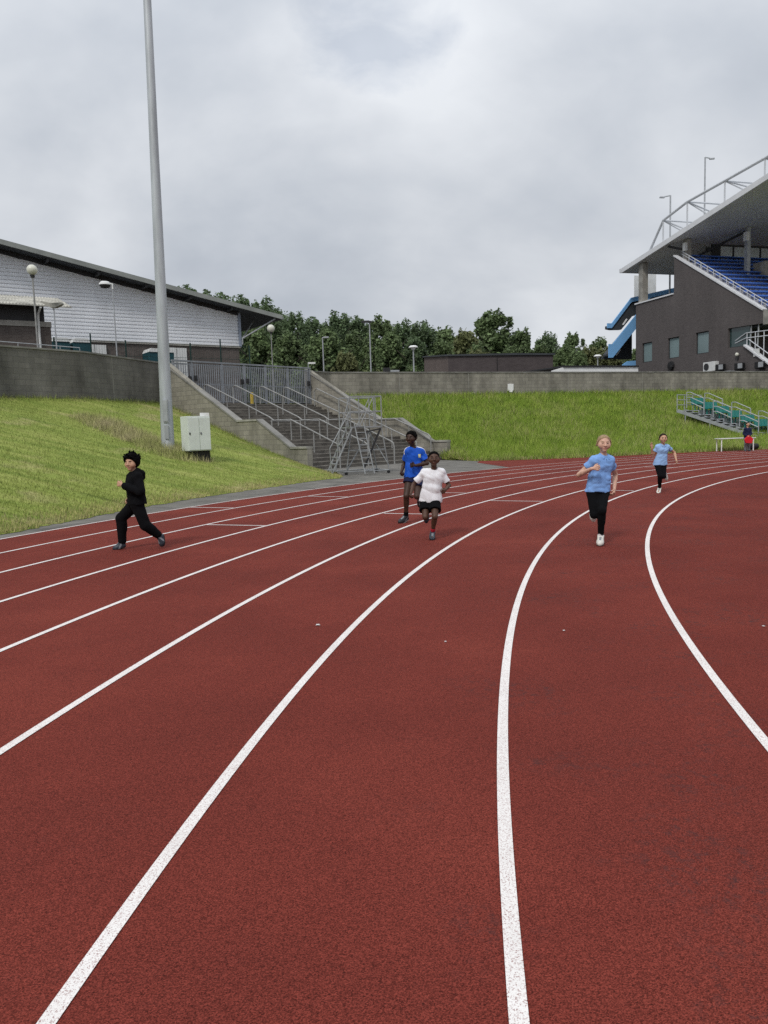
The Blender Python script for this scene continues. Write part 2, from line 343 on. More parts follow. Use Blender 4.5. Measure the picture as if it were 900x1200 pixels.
class MB:
    """collects shapes in world space; build() links them as ONE mesh object"""
    def __init__(s): s.v = []; s.f = []; s.mi = []
    def add(s, verts, faces, mi=0):
        b = len(s.v); s.v += [tuple(p) for p in verts]
        s.f += [tuple(b + i for i in f) for f in faces]; s.mi += [mi] * len(faces); return s
    def box(s, c, d, rz=0.0, mi=0, rot=None):
        m = rot if rot is not None else Matrix.Rotation(rz, 3, 'Z')
        c = Vector(c); P = []
        for z in (-.5, .5):
            for x, y in ((-.5, -.5), (.5, -.5), (.5, .5), (-.5, .5)):
                P.append(c + m @ Vector((x * d[0], y * d[1], z * d[2])))
        return s.add(P, [(3, 2, 1, 0), (4, 5, 6, 7), (0, 1, 5, 4), (1, 2, 6, 5), (2, 3, 7, 6), (3, 0, 4, 7)], mi)
    def prism(s, pts, off, mi=0):
        n = len(pts); off = Vector(off); A = [Vector(p) for p in pts]; B = [p + off for p in A]
        nrm = Vector((0, 0, 0))
        for i in range(n): nrm += A[i].cross(A[(i + 1) % n])
        F = [tuple(range(n)), tuple(range(2 * n - 1, n - 1, -1))] + [(i + n, (i + 1) % n + n, (i + 1) % n, i) for i in range(n)]
        if nrm.dot(off) > 0: F = [tuple(reversed(f)) for f in F]
        return s.add(A + B, F, mi)
    def bar(s, a, b, w, h, mi=0, up=(0, 0, 1)):
        a = Vector(a); b = Vector(b); t = (b - a)
        L = t.length
        if L < 1e-6: return s
        t /= L; x = t.cross(Vector(up))
        if x.length < 1e-3: x = t.cross(Vector((0, 1, 0)))
        x.normalize(); y = x.cross(t)
        P = []
        for q in (a, b):
            for i, j in ((-1, -1), (1, -1), (1, 1), (-1, 1)): P.append(q + x * (i * w / 2) + y * (j * h / 2))
        return s.add(P, [(0, 1, 2, 3), (7, 6, 5, 4), (4, 5, 1, 0), (5, 6, 2, 1), (6, 7, 3, 2), (7, 4, 0, 3)], mi)
    def tube(s, pts, r, n=8, mi=0, r2=None):
        pts = [Vector(p) for p in pts]; k = len(pts); P = []
        ref = None
        for i, p in enumerate(pts):
            t = (pts[min(i + 1, k - 1)] - pts[max(i - 1, 0)]).normalized()
            if ref is None:
                ref = t.cross(Vector((0, 0, 1)))
                if ref.length < 1e-3: ref = Vector((1, 0, 0))
            ref = (ref - t * ref.dot(t)).normalized(); y = t.cross(ref)
            rr = r if r2 is None else r + (r2 - r) * i / (k - 1)
            for j in range(n):
                a = 2 * math.pi * j / n
                P.append(p + ref * (rr * math.cos(a)) + y * (rr * math.sin(a)))
        F = []
        for i in range(k - 1):
            for j in range(n):
                F.append((i * n + j, i * n + (j + 1) % n, (i + 1) * n + (j + 1) % n, (i + 1) * n + j))
        F.append(tuple(reversed(range(n)))); F.append(tuple((k - 1) * n + j for j in range(n)))
        return s.add(P, F, mi)
    def lathe(s, c, prof, n=14, mi=0):
        c = Vector(c); P = []; k = len(prof)
        for r, z in prof:
            for j in range(n):
                a = 2 * math.pi * j / n; P.append(c + Vector((max(r, 1e-4) * math.cos(a), max(r, 1e-4) * math.sin(a), z)))
        F = [(i * n + j, i * n + (j + 1) % n, (i + 1) * n + (j + 1) % n, (i + 1) * n + j) for i in range(k - 1) for j in range(n)]
        F.append(tuple(reversed(range(n)))); F.append(tuple((k - 1) * n + j for j in range(n)))
        return s.add(P, F, mi)
    def ball(s, c, r, n=12, mi=0, sq=1.0):
        return s.lathe(c, [(r * math.sin(math.pi * i / 8), -r * sq * math.cos(math.pi * i / 8)) for i in range(9)], n, mi)
    def build(s, name, mats, parent=None, smooth=False, bevel=0.0):
        me = bpy.data.meshes.new(name)
        v = np.array(s.v, dtype=np.float64)
        uvw = v
        if parent is not None:
            inv = np.array(world_of(parent).inverted()); v = v @ inv[:3, :3].T + inv[:3, 3]
        me.from_pydata([tuple(p) for p in v], [], s.f)
        if not isinstance(mats, (list, tuple)): mats = [mats]
        for m in mats: me.materials.append(m)
        me.polygons.foreach_set('material_index', s.mi)
        uv = me.uv_layers.new(name='UVMap')
        data = np.zeros((len(me.loops), 2)); li = 0
        for f in s.f:
            P = uvw[list(f)]; nn = np.zeros(3)
            for i in range(len(f)): nn += np.cross(P[i], P[(i + 1) % len(f)])
            L = np.linalg.norm(nn); nn = nn / L if L > 0 else np.array((0, 0, 1.0))
            if abs(nn[2]) > 0.75: data[li:li + len(f)] = P[:, :2]
            else:
                t = np.array((-nn[1], nn[0])); t /= np.linalg.norm(t)
                data[li:li + len(f), 0] = P[:, :2] @ t; data[li:li + len(f), 1] = P[:, 2]
            li += len(f)
        uv.data.foreach_set('uv', data.ravel())
        if smooth: me.polygons.foreach_set('use_smooth', [True] * len(me.polygons))
        me.update()
        o = bpy.data.objects.new(name, me); COL.objects.link(o)
        if parent is not None: o.parent = parent
        if smooth: me.set_sharp_from_angle(angle=R(40))
        if bevel:
            bv = o.modifiers.new('bevel', 'BEVEL'); bv.width = bevel; bv.segments = 2; bv.limit_method = 'ANGLE'
        return o

def array_mesh(name, v, f, m, smooth=False, parent=None):
    me = bpy.data.meshes.new(name)
    v = np.asarray(v, dtype=np.float32); f = np.asarray(f, dtype=np.int32)
    k = f.shape[1]
    me.vertices.add(len(v)); me.vertices.foreach_set('co', v.ravel())
    me.loops.add(f.size); me.loops.foreach_set('vertex_index', f.ravel())
    me.polygons.add(len(f))
    me.polygons.foreach_set('loop_start', np.arange(0, f.size, k, dtype=np.int32))
    me.polygons.foreach_set('loop_total', np.full(len(f), k, dtype=np.int32))
    for mm in (m if isinstance(m, (list, tuple)) else [m]): me.materials.append(mm)
    me.update(calc_edges=True); me.validate()
    if smooth: me.polygons.foreach_set('use_smooth', [True] * len(me.polygons))
    o = bpy.data.objects.new(name, me); COL.objects.link(o)
    if parent is not None: o.parent = parent
    return o

def copy_tree(o, parent=None):
    c = o.copy(); COL.objects.link(c)
    if parent is not None: c.parent = parent
    for ch in list(o.children): copy_tree(ch, c)
    return c

# ------------------------------------------------------------------ ground, track, banks
CX, CY = 36.715, -2.14            # centre of the bend
R0, LANE = 35.405, 1.22           # inner line, lane width
RO = R0 + 8 * LANE
def pol(r, deg): return (CX + r * math.cos(R(deg)), CY + r * math.sin(R(deg)))

g = MB(); n = 96
g.add([(0, 0, -0.03)] + [(3000 * math.cos(2 * math.pi * i / n), 3000 * math.sin(2 * math.pi * i / n), -0.03) for i in range(n)],
      [(0, i + 1, (i + 1) % n + 1) for i in range(n)])
tag(g.build('ground', M['soil']), kind='structure')

ANG = [40 + i for i in range(0, 226)]
a = MB()
P = []
for d in ANG: P += [(*pol(RO - 0.3, d), 0.004), (*pol(63, d), 0.004)]
a.add(P, [(2 * i, 2 * i + 1, 2 * i + 3, 2 * i + 2) for i in range(len(ANG) - 1)])
tag(a.build('asphalt_path', M['asphalt']), kind='structure')

t = MB()
P = [(CX, CY, 0.009)] + [(*pol(RO + 0.07, 40 + 0.5 * i), 0.009) for i in range(451)]
t.add(P, [(0, i + 1, i + 2) for i in range(450)])
# red apron between the outer line and the long grass
ap = [(4.35, 35.3), (4.75, 37.6), (6.1, 37.4), (9.6, 37.6), (12, 38.5), (15.3, 39.9), (19.9, 41.2), (27, 43.6), (36, 46.0)]
inner = [pol(RO + 0.05, d) for d in np.linspace(134.6, 92, 30)]
t.add([(*p, 0.0085) for p in inner + list(reversed(ap))], [tuple(range(len(inner) + len(ap)))])
tag(t.build('running_track', M['track']), kind='structure')

l = MB()
for k in range(9):
    P = []; A = np.linspace(45, 262, 900)
    for d in A:
        P += [(*pol(R0 + k * LANE - 0.026, d), 0.013), (*pol(R0 + k * LANE + 0.026, d), 0.013)]
    l.add(P, [(2 * i + 1, 2 * i, 2 * i + 2, 2 * i + 3) for i in range(len(A) - 1)])
for k0, k1, d in ((5.03, 5.97, 158.8), (7.04, 7.96, 155.18), (6.04, 6.96, 151.45), (3.05, 3.95, 155.92), (4.05, 4.95, 149.45), (2.05, 2.95, 152.0), (1.06, 1.95, 147.6), (3.05, 3.95, 133.0), (4.05, 4.95, 130.0)):
    r0, r1 = R0 + k0 * LANE, R0 + k1 * LANE; h = 0.025 / r0 * 57.3
    l.add([(*pol(r0, d - h), 0.0132), (*pol(r1, d - h), 0.0132), (*pol(r1, d + h), 0.0132), (*pol(r0, d + h), 0.0132)], [(0, 1, 2, 3)])
tag(l.build('lane_lines', M['line']), kind='structure')

# stair axes: e runs along the foot of the flight, s runs up it
SP = Vector((-2.96, 32.6, 0)); SE = Vector((0.66, 0.751, 0)); SN = Vector((-0.751, 0.66, 0)); SW = 9.54
def st(e, s, z): return SP + SE * e + SN * s + Vector((0, 0, z))

def resample(pts, n):
    pts = np.array(pts, float); d = np.r_[0, np.cumsum(np.linalg.norm(np.diff(pts, axis=0), axis=1))]
    q = np.linspace(0, d[-1], n); return np.stack([np.interp(q, d, pts[:, i]) for i in range(pts.shape[1])], 1)

def smooth2(x, y, seed):
    r = np.random.default_rng(seed); out = np.zeros_like(x)
    for i in range(9):
        fx, fy = r.normal(0, 0.5, 2); out += np.sin(fx * x + fy * y + r.uniform(0, 6.3)) / 9
    return out

def bank(foot, top, nt, nv, ex, seed, amp):
    F = resample(foot, nt); T = resample(top, nt)
    F[3:-3, :2] += np.random.default_rng(seed).normal(0, 0.055, (nt - 6, 2))
    v = np.linspace(0, 1, nv)[:, None, None]
    P = F[None, :, :] * (1 - v) + T[None, :, :] * v
    vz = np.linspace(0, 1, nv)[:, None] ** ex
    P[:, :, 2] = F[None, :, 2] * (1 - vz) + T[None, :, 2] * vz
    P[:, :, 2] += amp * smooth2(P[:, :, 0], P[:, :, 1], seed) * np.clip(np.minimum(v[:, :, 0] * 6, (1 - v[:, :, 0]) * 6), 0, 1)
    return P
def bank_obj(name, P, m):
    nv, nt, _ = P.shape
    idx = np.arange(nv * nt).reshape(nv, nt)
    f = np.stack([idx[:-1, :-1].ravel(), idx[:-1, 1:].ravel(), idx[1:, 1:].ravel(), idx[1:, :-1].ravel()], 1)
    # face normals up
    a0, a1, a2 = (P.reshape(-1, 3)[f[0, i]] for i in range(3))
    if np.cross(a1 - a0, a2 - a0)[2] < 0: f = f[:, ::-1]
    return tag(array_mesh(name, P.reshape(-1, 3), f, m, True), kind='structure')

# wall lines (base of the block walls that hold the upper terrace)
WL_END = st(-0.3, 10.25, 0); WR_END = st(SW + 0.3, 10.25, 0)
wall_left = [(-19.5, 4), (-18.6, 14), (-17.3, 22), (-14.72, 30.17), (-12.58, 33.18), (WL_END.x, WL_END.y)]
wall_right = [(WR_END.x, WR_END.y), (-3.05, 48.13), (8.95, 52.78), (19.29, 56.69), (30.29, 60.58), (44, 65.4), (62, 71.5)]

footL = [(-9.8, -8), (-9.4, 2), (-7.9, 8), (-6.33, 13.1), (-5.78, 15.65), (-4.93, 18.9), (-3.43, 22.45), (-2.3, 25.1), (-1.45, 26.3), (-1.55, 27.9), (-2.3, 30.4)]
e0 = st(-0.3, 0.0, 0)
footL.append((e0.x, e0.y))
topL = [(-21, -12, 3.3), (-20.2, -2, 3.3)] + [(x, y, 3.32) for x, y in wall_left]
BL = bank([(x, y, 0.012) for x, y in footL], topL, 260, 44, 1.05, 5, 0.10)
bank_obj('grass_bank', BL, M['grass_l'])
e1 = st(SW + 0.3, -0.2, 0)
footR = [(e1.x, e1.y), (4.55, 37.2), (6.1, 36.9), (9.6, 37.2), (12, 38.1), (15.3, 39.5), (19.9, 40.7), (27, 43.2), (36, 46), (50, 50)]
BR = bank([(x, y, 0.012) for x, y in footR], [(x, y, 3.84) for x, y in wall_right], 240, 40, 1.6, 8, 0.12)
bank_obj('grass_bank', BR, M['grass_r'])

# upper terrace behind the walls, one sheet out to the horizon
edge = [(-24, -40), (-21.5, -10)] + [(x - 0.1, y + 0.05) for x, y in wall_left] + [(x, y + 0.1) for x, y in wall_right] + [(120, 92)]
rings = []
for k, f in enumerate((1, 1.4, 2.5, 8, 45)):
    rings.append([(CX + (x - CX) * f, CY + (y - CY) * f, 3.3) for x, y in edge])
m_ = len(edge); P = [p for r_ in rings for p in r_]
f_ = [(k * m_ + i, k * m_ + i + 1, (k + 1) * m_ + i + 1, (k + 1) * m_ + i) for k in range(4) for i in range(m_ - 1)]
u = MB(); u.add(P, f_); tag(u.build('upper_terrace', M['asphalt']), kind='structure')

# ------------------------------------------------------------------ grass blades
def blades(name, P, count, hfun, wid, m, label, cat, seed, mask=None):
    r = np.random.default_rng(seed); nv, nt, _ = P.shape
    # area-weighted cells
    A = np.linalg.norm(np.cross(P[1:, :-1] - P[:-1, :-1], P[:-1, 1:] - P[:-1, :-1]), axis=2)
    C0 = P[:-1, :-1]; dist = np.hypot(C0[:, :, 0], C0[:, :, 1])
    vis = (C0[:, :, 1] > 6) & (np.abs(C0[:, :, 0]) < 0.56 * C0[:, :, 1] + 4)
    A = A * vis * (30 / np.maximum(dist, 12)) ** 1.2
    pr = (A / A.sum()).ravel(); c = r.choice(len(pr), count, p=pr)
    i, j = np.divmod(c, nt - 1); a, b = r.random(count)[:, None], r.random(count)[:, None]
    B = (P[i, j] * (1 - a) + P[i + 1, j] * a) * (1 - b) + (P[i, j + 1] * (1 - a) + P[i + 1, j + 1] * a) * b
    if mask is not None:
        k = mask(B, r); B = B[k]
    n = len(B); h = hfun(B, r)
    th = r.uniform(0, 2 * np.pi, n); w = wid * r.uniform(0.6, 1.4, n) * np.maximum(1, np.hypot(B[:, 0], B[:, 1]) / 28)
    dx = np.stack([np.cos(th), np.sin(th), 0 * th], 1) * w[:, None]
    lean = np.stack([r.normal(0, 0.35, n), r.normal(0, 0.35, n), np.ones(n)], 1) * h[:, None]
    V = np.stack([B - dx - [0, 0, 0.03], B + dx - [0, 0, 0.03], B + lean], 1).reshape(-1, 3)
    o = array_mesh(name, V, np.arange(n * 3).reshape(-1, 3), m)
    return tag(o, label, cat, kind='stuff')
def strip(B):      # 0..1: the unmown strip between the mast and the wall
    x0, y0, x1, y1 = -6.6, 25.3, -10.6, 29.0
    t_ = np.clip(((B[:, 0] - x0) * (x1 - x0) + (B[:, 1] - y0) * (y1 - y0)) / ((x1 - x0) ** 2 + (y1 - y0) ** 2), 0, 1)
    d = np.hypot(B[:, 0] - x0 - t_ * (x1 - x0), B[:, 1] - y0 - t_ * (y1 - y0))
    return np.clip(1.5 - d / 0.85, 0, 1)
def near_wall(B):
    d = np.full(len(B), 9.0)
    L = wall_left + [(st(-0.3, s, 0).x, st(-0.3, s, 0).y) for s in (8, 6, 4, 2, 0)]
    for (x0, y0), (x1, y1) in zip(L[:-1], L[1:]):
        t_ = np.clip(((B[:, 0] - x0) * (x1 - x0) + (B[:, 1] - y0) * (y1 - y0)) / ((x1 - x0) ** 2 + (y1 - y0) ** 2), 0, 1)
        d = np.minimum(d, np.hypot(B[:, 0] - x0 - t_ * (x1 - x0), B[:, 1] - y0 - t_ * (y1 - y0)))
    return np.clip(1.3 - d / 0.5, 0, 1)
blades('mown_grass', BL, 190000, lambda B, r: 0.035 + 0.05 * r.random(len(B)) ** 2 + 0.22 * near_wall(B) * r.random(len(B)), 0.006, M['grass_l'], 'short mown grass on the left bank below the block wall', 'grass', 1)
blades('seeding_grass', BL, 700000, lambda B, r: (0.1 + 0.33 * r.random(len(B))) * (0.35 + 0.65 * strip(B)), 0.008, M['grass_tall'],
       'uncut seeding grass strip beside the mast on the left bank', 'grass', 2, lambda B, r: strip(B) * 0.6 > r.random(len(B)) ** 0.7 + 0.05)
blades('long_grass', BR, 230000, lambda B, r: 0.12 + 0.3 * r.random(len(B)) ** 1.5, 0.009, M['grass_r'], 'long green grass on the bank right of the steps', 'grass', 3)

def edge_dry(B, Ft):
    d = np.full(len(B), 9.0)
    for (x0, y0), (x1, y1) in zip(Ft[:-1], Ft[1:]):
        t_ = np.clip(((B[:, 0] - x0) * (x1 - x0) + (B[:, 1] - y0) * (y1 - y0)) / ((x1 - x0) ** 2 + (y1 - y0) ** 2), 0, 1)
        d = np.minimum(d, np.hypot(B[:, 0] - x0 - t_ * (x1 - x0), B[:, 1] - y0 - t_ * (y1 - y0)))
    return d
blades('dry_grass', BL, 420000, lambda B, r: 0.03 + 0.07 * r.random(len(B)), 0.007, M['grass_dry'], 'dry yellowed grass along the left path edge', 'grass', 6, lambda B, r: edge_dry(B, footL) < 0.9 * r.random(len(B)) ** 2.2)
blades('dry_grass', BR, 420000, lambda B, r: 0.06 + 0.15 * r.random(len(B)), 0.009, M['grass_dry'], 'dry yellowed grass along the track edge below the long grass', 'grass', 7, lambda B, r: edge_dry(B, footR) < 1.1 * r.random(len(B)) ** 2.0)
blades('seed_heads', BR, 24000, lambda B, r: 0.22 + 0.3 * r.random(len(B)), 0.006, M['grass_tall'], 'pale seed heads standing through the long green grass', 'grass', 9, lambda B, r: r.random(len(B)) < 0.15 + 0.85 * (smooth2(B[:, 0] * 1.5, B[:, 1] * 1.5, 31) > 0.1))

# ------------------------------------------------------------------ block walls and steps
def wall_run(pts, z0, z1, th, mwall, name, label, group, joint=None):
    t = thing(name, label, 'wall', (pts[0][0], pts[0][1], z0), group)
    b = MB(); c = MB()
    n = len(pts)
    nr = []
    for i in range(n):
        a = Vector((*pts[max(i - 1, 0)], 0)); d = Vector((*pts[min(i + 1, n - 1)], 0)) - a
        d.normalize(); nr.append(Vector((-d.y, d.x, 0)))
    if nr[0].dot(Vector((CX, CY, 0)) - Vector((*pts[0], 0))) > 0: nr = [-q for q in nr]
    for i in range(n - 1):
        A, B = Vector((*pts[i], 0)), Vector((*pts[i + 1], 0))
        na, nb = nr[i], nr[i + 1]
        zb = Vector((0, 0, z0)); zt = Vector((0, 0, z1))
        b.add([A + zb, B + zb, B + zt, A + zt], [(0, 1, 2, 3)])
        b.add([A + na * th + zb, B + nb * th + zb, B + nb * th + zt, A + na * th + zt], [(3, 2, 1, 0)])
        ct = Vector((0, 0, z1 + 0.07)); o = 0.04
        c.add([A - na * o + zt, B - nb * o + zt, B - nb * o + ct, A - na * o + ct,
               A + na * (th + o) + zt, B + nb * (th + o) + zt, B + nb * (th + o) + ct, A + na * (th + o) + ct],
              [(0, 1, 2, 3), (7, 6, 5, 4), (3, 2, 6, 7), (1, 0, 4, 5)] + ([(0, 3, 7, 4)] if i == 0 else []) + ([(2, 1, 5, 6)] if i == n - 2 else []))
    b.build('wall', mwall, t); c.build('coping', M['coping'], t)
    # movement joints: thin vertical strips of pale sealant
    if joint:
        j = MB()
        for f in joint:
            Ls = [math.dist(pts[i], pts[i + 1]) for i in range(n - 1)]; q = f * sum(Ls); i = 0
            while q > Ls[i]: q -= Ls[i]; i += 1
            A, B = Vector((*pts[i], 0)), Vector((*pts[i + 1], 0)); p = A.lerp(B, q / Ls[i]); d = (B - A).normalized()
            nn = Vector((-d.y, d.x, 0))
            if nn.dot(Vector((CX, CY, 0)) - p) < 0: nn = -nn
            j.add([p + nn * 0.003 - d * 0.018 + Vector((0, 0, z0)), p + nn * 0.003 + d * 0.018 + Vector((0, 0, z0)),
                   p + nn * 0.003 + d * 0.018 + Vector((0, 0, z1)), p + nn * 0.003 - d * 0.018 + Vector((0, 0, z1))], [(0, 1, 2, 3)])
        j.build('movement_joint', M['concrete'], t)
    return t
wall_run(list(reversed(wall_left)), 3.0, 5.28, 0.3, M['wall_l'], 'block_wall', 'dark grey block wall with flat coping left of the mast and steps', None, [0.115, 0.29, 0.47])
wr = [wall_right[0]] + wall_right[1:]
wall_run(wr, 3.3, 5.28, 0.3, M['wall_r'], 'block_wall', 'long weathered block wall along the top of the long grass bank', None, [0.09, 0.16, 0.27, 0.36, 0.455, 0.56])

FP = [(-0.02, 1.03), (1.0, 1.03), (3.16, 2.29), (4.56, 2.29), (10.08, 5.43)]
for e0_, lab in ((-0.3, 'sloping block side wall of the steps, nearer the mast'), (SW, 'sloping block side wall of the steps, beside the long grass')):
    t = thing('stair_side_wall', lab, 'wall', st(e0_ + 0.15, 0, 0), 'side walls of the steps')
    b = MB(); b.prism([st(e0_, s, z - 0.09) for s, z in FP] + [st(e0_, 10.45, 5.34), st(e0_, 10.45, -0.2), st(e0_, -0.02, -0.2)], SE * 0.3)
    b.build('wall', M['flank'], t)
    for i in range(4):
        (s0, z0), (s1, z1) = FP[i], FP[i + 1]
        c = MB(); g_ = 0.004
        if i == 3: s1, z1 = 10.4, 5.43
        c.prism([st(e0_ - 0.04, s0 + g_, z0 - 0.088), st(e0_ - 0.04, s1 - g_, z1 - 0.088), st(e0_ - 0.04, s1 - g_, z1), st(e0_ - 0.04, s0 + g_, z0)], SE * 0.38)
        c.build('coping', M['coping_light'] if i in (0, 2) else M['coping'], t)
    # pale repaired coping stones
    c = MB(); sp = 2.9 if e0_ < 0 else 6.9
    
t = thing('staircase', 'wide dark concrete steps with one landing between block side walls', 'steps', st(SW / 2, 0, 0))
prof = []; nose = MB()
s, z = 0.3, 0.0
for i in range(8):
    prof += [(s, z), (s, z + 0.1625)]; z += 0.1625
    nose.prism([st(0.02, s - 0.006, z - 0.035), st(0.02, s + 0.06, z - 0.035), st(0.02, s + 0.06, z + 0.004), st(0.02, s - 0.006, z + 0.004)], SE * (SW - 0.04))
    s += 0.4 if i < 7 else 0
s = 4.7
for i in range(12):
    prof += [(s, z), (s, z + 1 / 6)]; z += 1 / 6
    nose.prism([st(0.02, s - 0.006, z - 0.035), st(0.02, s + 0.06, z - 0.035), st(0.02, s + 0.06, z + 0.004), st(0.02, s - 0.006, z + 0.004)], SE * (SW - 0.04))
    s += 0.44 if i < 11 else 0
prof += [(11.2, 3.304), (11.2, -0.3), (0.3, -0.3)]
# built as quads so the zigzag profile stays clean
b = MB(); n = len(prof)
for i in range(n - 3):
    (s0, z0), (s1, z1) = prof[i], prof[i + 1]
    b.add([st(0.003, s0, z0), st(SW - 0.003, s0, z0), st(SW - 0.003, s1, z1), st(0.003, s1, z1)], [(0, 1, 2, 3)])
b.build('steps', M['step'], t); nose.build('nosing', M['nosing'], t)

# handrails: one continuous rail per line
def handrail(e, lab):
    t = thing('handrail', lab, 'handrail', st(e, 0.2, 0), 'handrails of the steps')
    up = 0.95
    zt = lambda s: 0.1625 + (s - 0.3) / 0.4 * 0.1625 if s < 3.1 else (1.3 if s < 4.7 else min(3.3, 1.3 + (s - 4.7) / 0.44 / 6 + 1 / 6))
    pts = [st(e, 9.75, 3.3 + up - 0.35), st(e, 9.74, 3.3 + up - 0.08), st(e, 9.62, 3.3 + up), st(e, 9.4, 3.3 + up - 0.03), st(e, 4.7, 1.47 + up), st(e, 4.4, 1.3 + up), st(e, 3.2, 1.3 + up), st(e, 0.3, 0.16 + up), st(e, 0.12, 0.06 + up), st(e, 0.08, up - 0.1), st(e, 0.08, 0)]
    m = MB(); m.tube(pts, 0.034, 8); m.build('rail', M['rail'], t, True)
    for s in (9.75, 7.9, 6.2, 4.55, 3.2, 1.7):
        q = MB()
        zr = 3.3 + up - 0.35 if s > 9.7 else (np.interp(s, [0.3, 3.2, 4.4, 4.7, 9.4], [0.16, 1.3, 1.3, 1.47, 3.27]) + up)
        q.tube([st(e, s, zt(s) - 0.02), st(e, s, zr)], 0.03, 8); q.build('post', M['rail'], t, True)
for e, w_ in zip((1.75, 3.6, 5.45, 7.2), ('first', 'second', 'third', 'fourth')):
    handrail(e, f'{w_} free-standing steel handrail on the steps, counting from the mast')
# rail fixed to the right side wall
t = thing('handrail', 'steel handrail close against the right side wall of the steps', 'handrail', st(SW - 0.22, 0.2, 0), 'handrails of the steps')
e = SW - 0.35
m = MB(); m.tube([st(e, 9.3, 3.5), st(e, 9.3, 4.05), st(e, 9.1, 4.2), st(e, 4.7, 2.42), st(e, 4.4, 2.25), st(e, 3.2, 2.25), st(e, 0.9, 1.35), st(e, 0.75, 1.2)], 0.034, 8); m.build('rail', M['rail'], t, True)
for s, z0, z1 in ((9.3, 3.2, 3.6), (7.3, 2.35, 3.47), (5.3, 1.6, 2.66), (3.8, 1.3, 2.25), (2.2, 0.95, 1.86), (0.75, 0.3, 1.2)):
    q = MB(); q.tube([st(e, s, z0), st(e, s, z1)], 0.03, 8); q.build('post', M['rail'], t, True)
# cross rails at the landing
for s, z, lab in ((4.62, 2.22, 'horizontal steel cross rail joining the handrails at the landing'),):
    m = MB(); m.tube([st(1.75, s, z), st(5.45, s, z)], 0.028, 8); 
    tag(m.build('cross_rail', M['rail'], None, True), lab, 'rail')

# gates at the head of the steps
t = thing('metal_gates', 'grey barred steel gates across the head of the steps', 'gate', st(SW / 2, 9.95, 3.3))
gs = 9.95; zb, ztop = 3.36, 5.42
bounds = [0.02, 1.15, 3.05, 4.55, 6.05, 7.7, SW - 0.02]
for i, e in enumerate(bounds):
    q = MB(); q.box(st(e if 0 < i < 6 else e + (0.05 if i == 0 else -0.05), gs, (3.3 + ztop) / 2), (0.1, 0.1, ztop - 3.3), rz=math.atan2(SE.y, SE.x)); q.build('post', M['gate'], t)
tr_ = MB(); tr_.bar(st(0.0, gs, ztop + 0.03), st(SW, gs, ztop + 0.03), 0.13, 0.08); tr_.build('top_rail', M['gate'], t)
for i in range(6):
    a_, b_ = bounds[i] + 0.07, bounds[i + 1] - 0.07
    q = MB()
    for z in (zb + 0.05, zb + 0.95, ztop - 0.12): q.bar(st(a_, gs, z), st(b_, gs, z), 0.05, 0.06)
    k = int((b_ - a_) / 0.135)
    for j in range(k + 1): q.box(st(a_ + 0.02 + (b_ - a_ - 0.04) * j / k, gs - 0.035, (zb + ztop) / 2 - 0.02), (0.06, 0.018, ztop - zb - 0.1), rz=math.atan2(SE.y, SE.x))
    q.build('gate_leaf', M['gate'], t)
for e, zz in ((0.98, 4.55), (1.33, 4.6), (4.35, 4.5), (4.72, 4.55), (SW - 0.25, 4.55)):
    q = MB(); q.box(st(e, gs - 0.1, zz), (0.16, 0.1, 0.26), rz=math.atan2(SE.y, SE.x)); q.box(st(e, gs - 0.17, zz - 0.04), (0.07, 0.05, 0.09), rz=math.atan2(SE.y, SE.x)); q.build('lock_box', M['dark_steel'], t)
tag(MB().box(st(4.78, gs - 0.3, 3.62), (0.13, 0.1, 0.62), rz=math.atan2(SE.y, SE.x)).build('marker_post', M['yellow']), 'short yellow marker post standing in front of the steel gates', 'post')
t = thing('security_lamp', 'small square lamp on a short post at the right end of the gates', 'lamp', st(SW + 0.1, 10.2, 5.43))
q = MB(); q.tube([st(SW + 0.1, 10.2, 5.38), st(SW + 0.1, 10.2, 5.75)], 0.025); q.build('post', M['galv'], t)
q = MB(); q.box(st(SW + 0.3, 10.1, 5.78), (0.42, 0.16, 0.1), rz=0.2); q.build('lamp_head', M['offwhite'], t)

# ------------------------------------------------------------------ mast and cabinet on the left bank
t = thing('floodlight_mast', 'tall tapering galvanised mast rising from the left grass bank', 'mast', (-7.21, 26.0, 1.1))
m = MB(); bx, by = -7.21, 26.0
m.tube([(bx + 0.013 * h, by, 1.12 + h) for h in (0, 2, 6, 10, 16, 22, 28)], 0.22, 14, r2=0.065); m.build('pole', M['mast'], t, True)
q = MB(); q.lathe((bx, by, 1.07), [(0.0, 0), (0.34, 0), (0.34, 0.04), (0, 0.04)], 20)
for j in range(10): q.box((bx + 0.29 * math.cos(j * .628), by + 0.29 * math.sin(j * .628), 1.15), (0.05, 0.05, 0.1))
q.build('base_flange', M['mast'], t)
q = MB(); q.box((bx + 0.05, by - 0.225, 2.45), (0.17, 0.05, 0.75)); q.box((bx + 0.05, by - 0.255, 2.45), (0.13, 0.02, 0.68)); q.build('access_door', M['galv'], t)
q = MB(); q.box((bx + 0.05, by - 0.232, 1.75), (0.13, 0.03, 0.45)); q.build('access_door', M['galv'], t)
for zz in (12.8, 14.6): pass

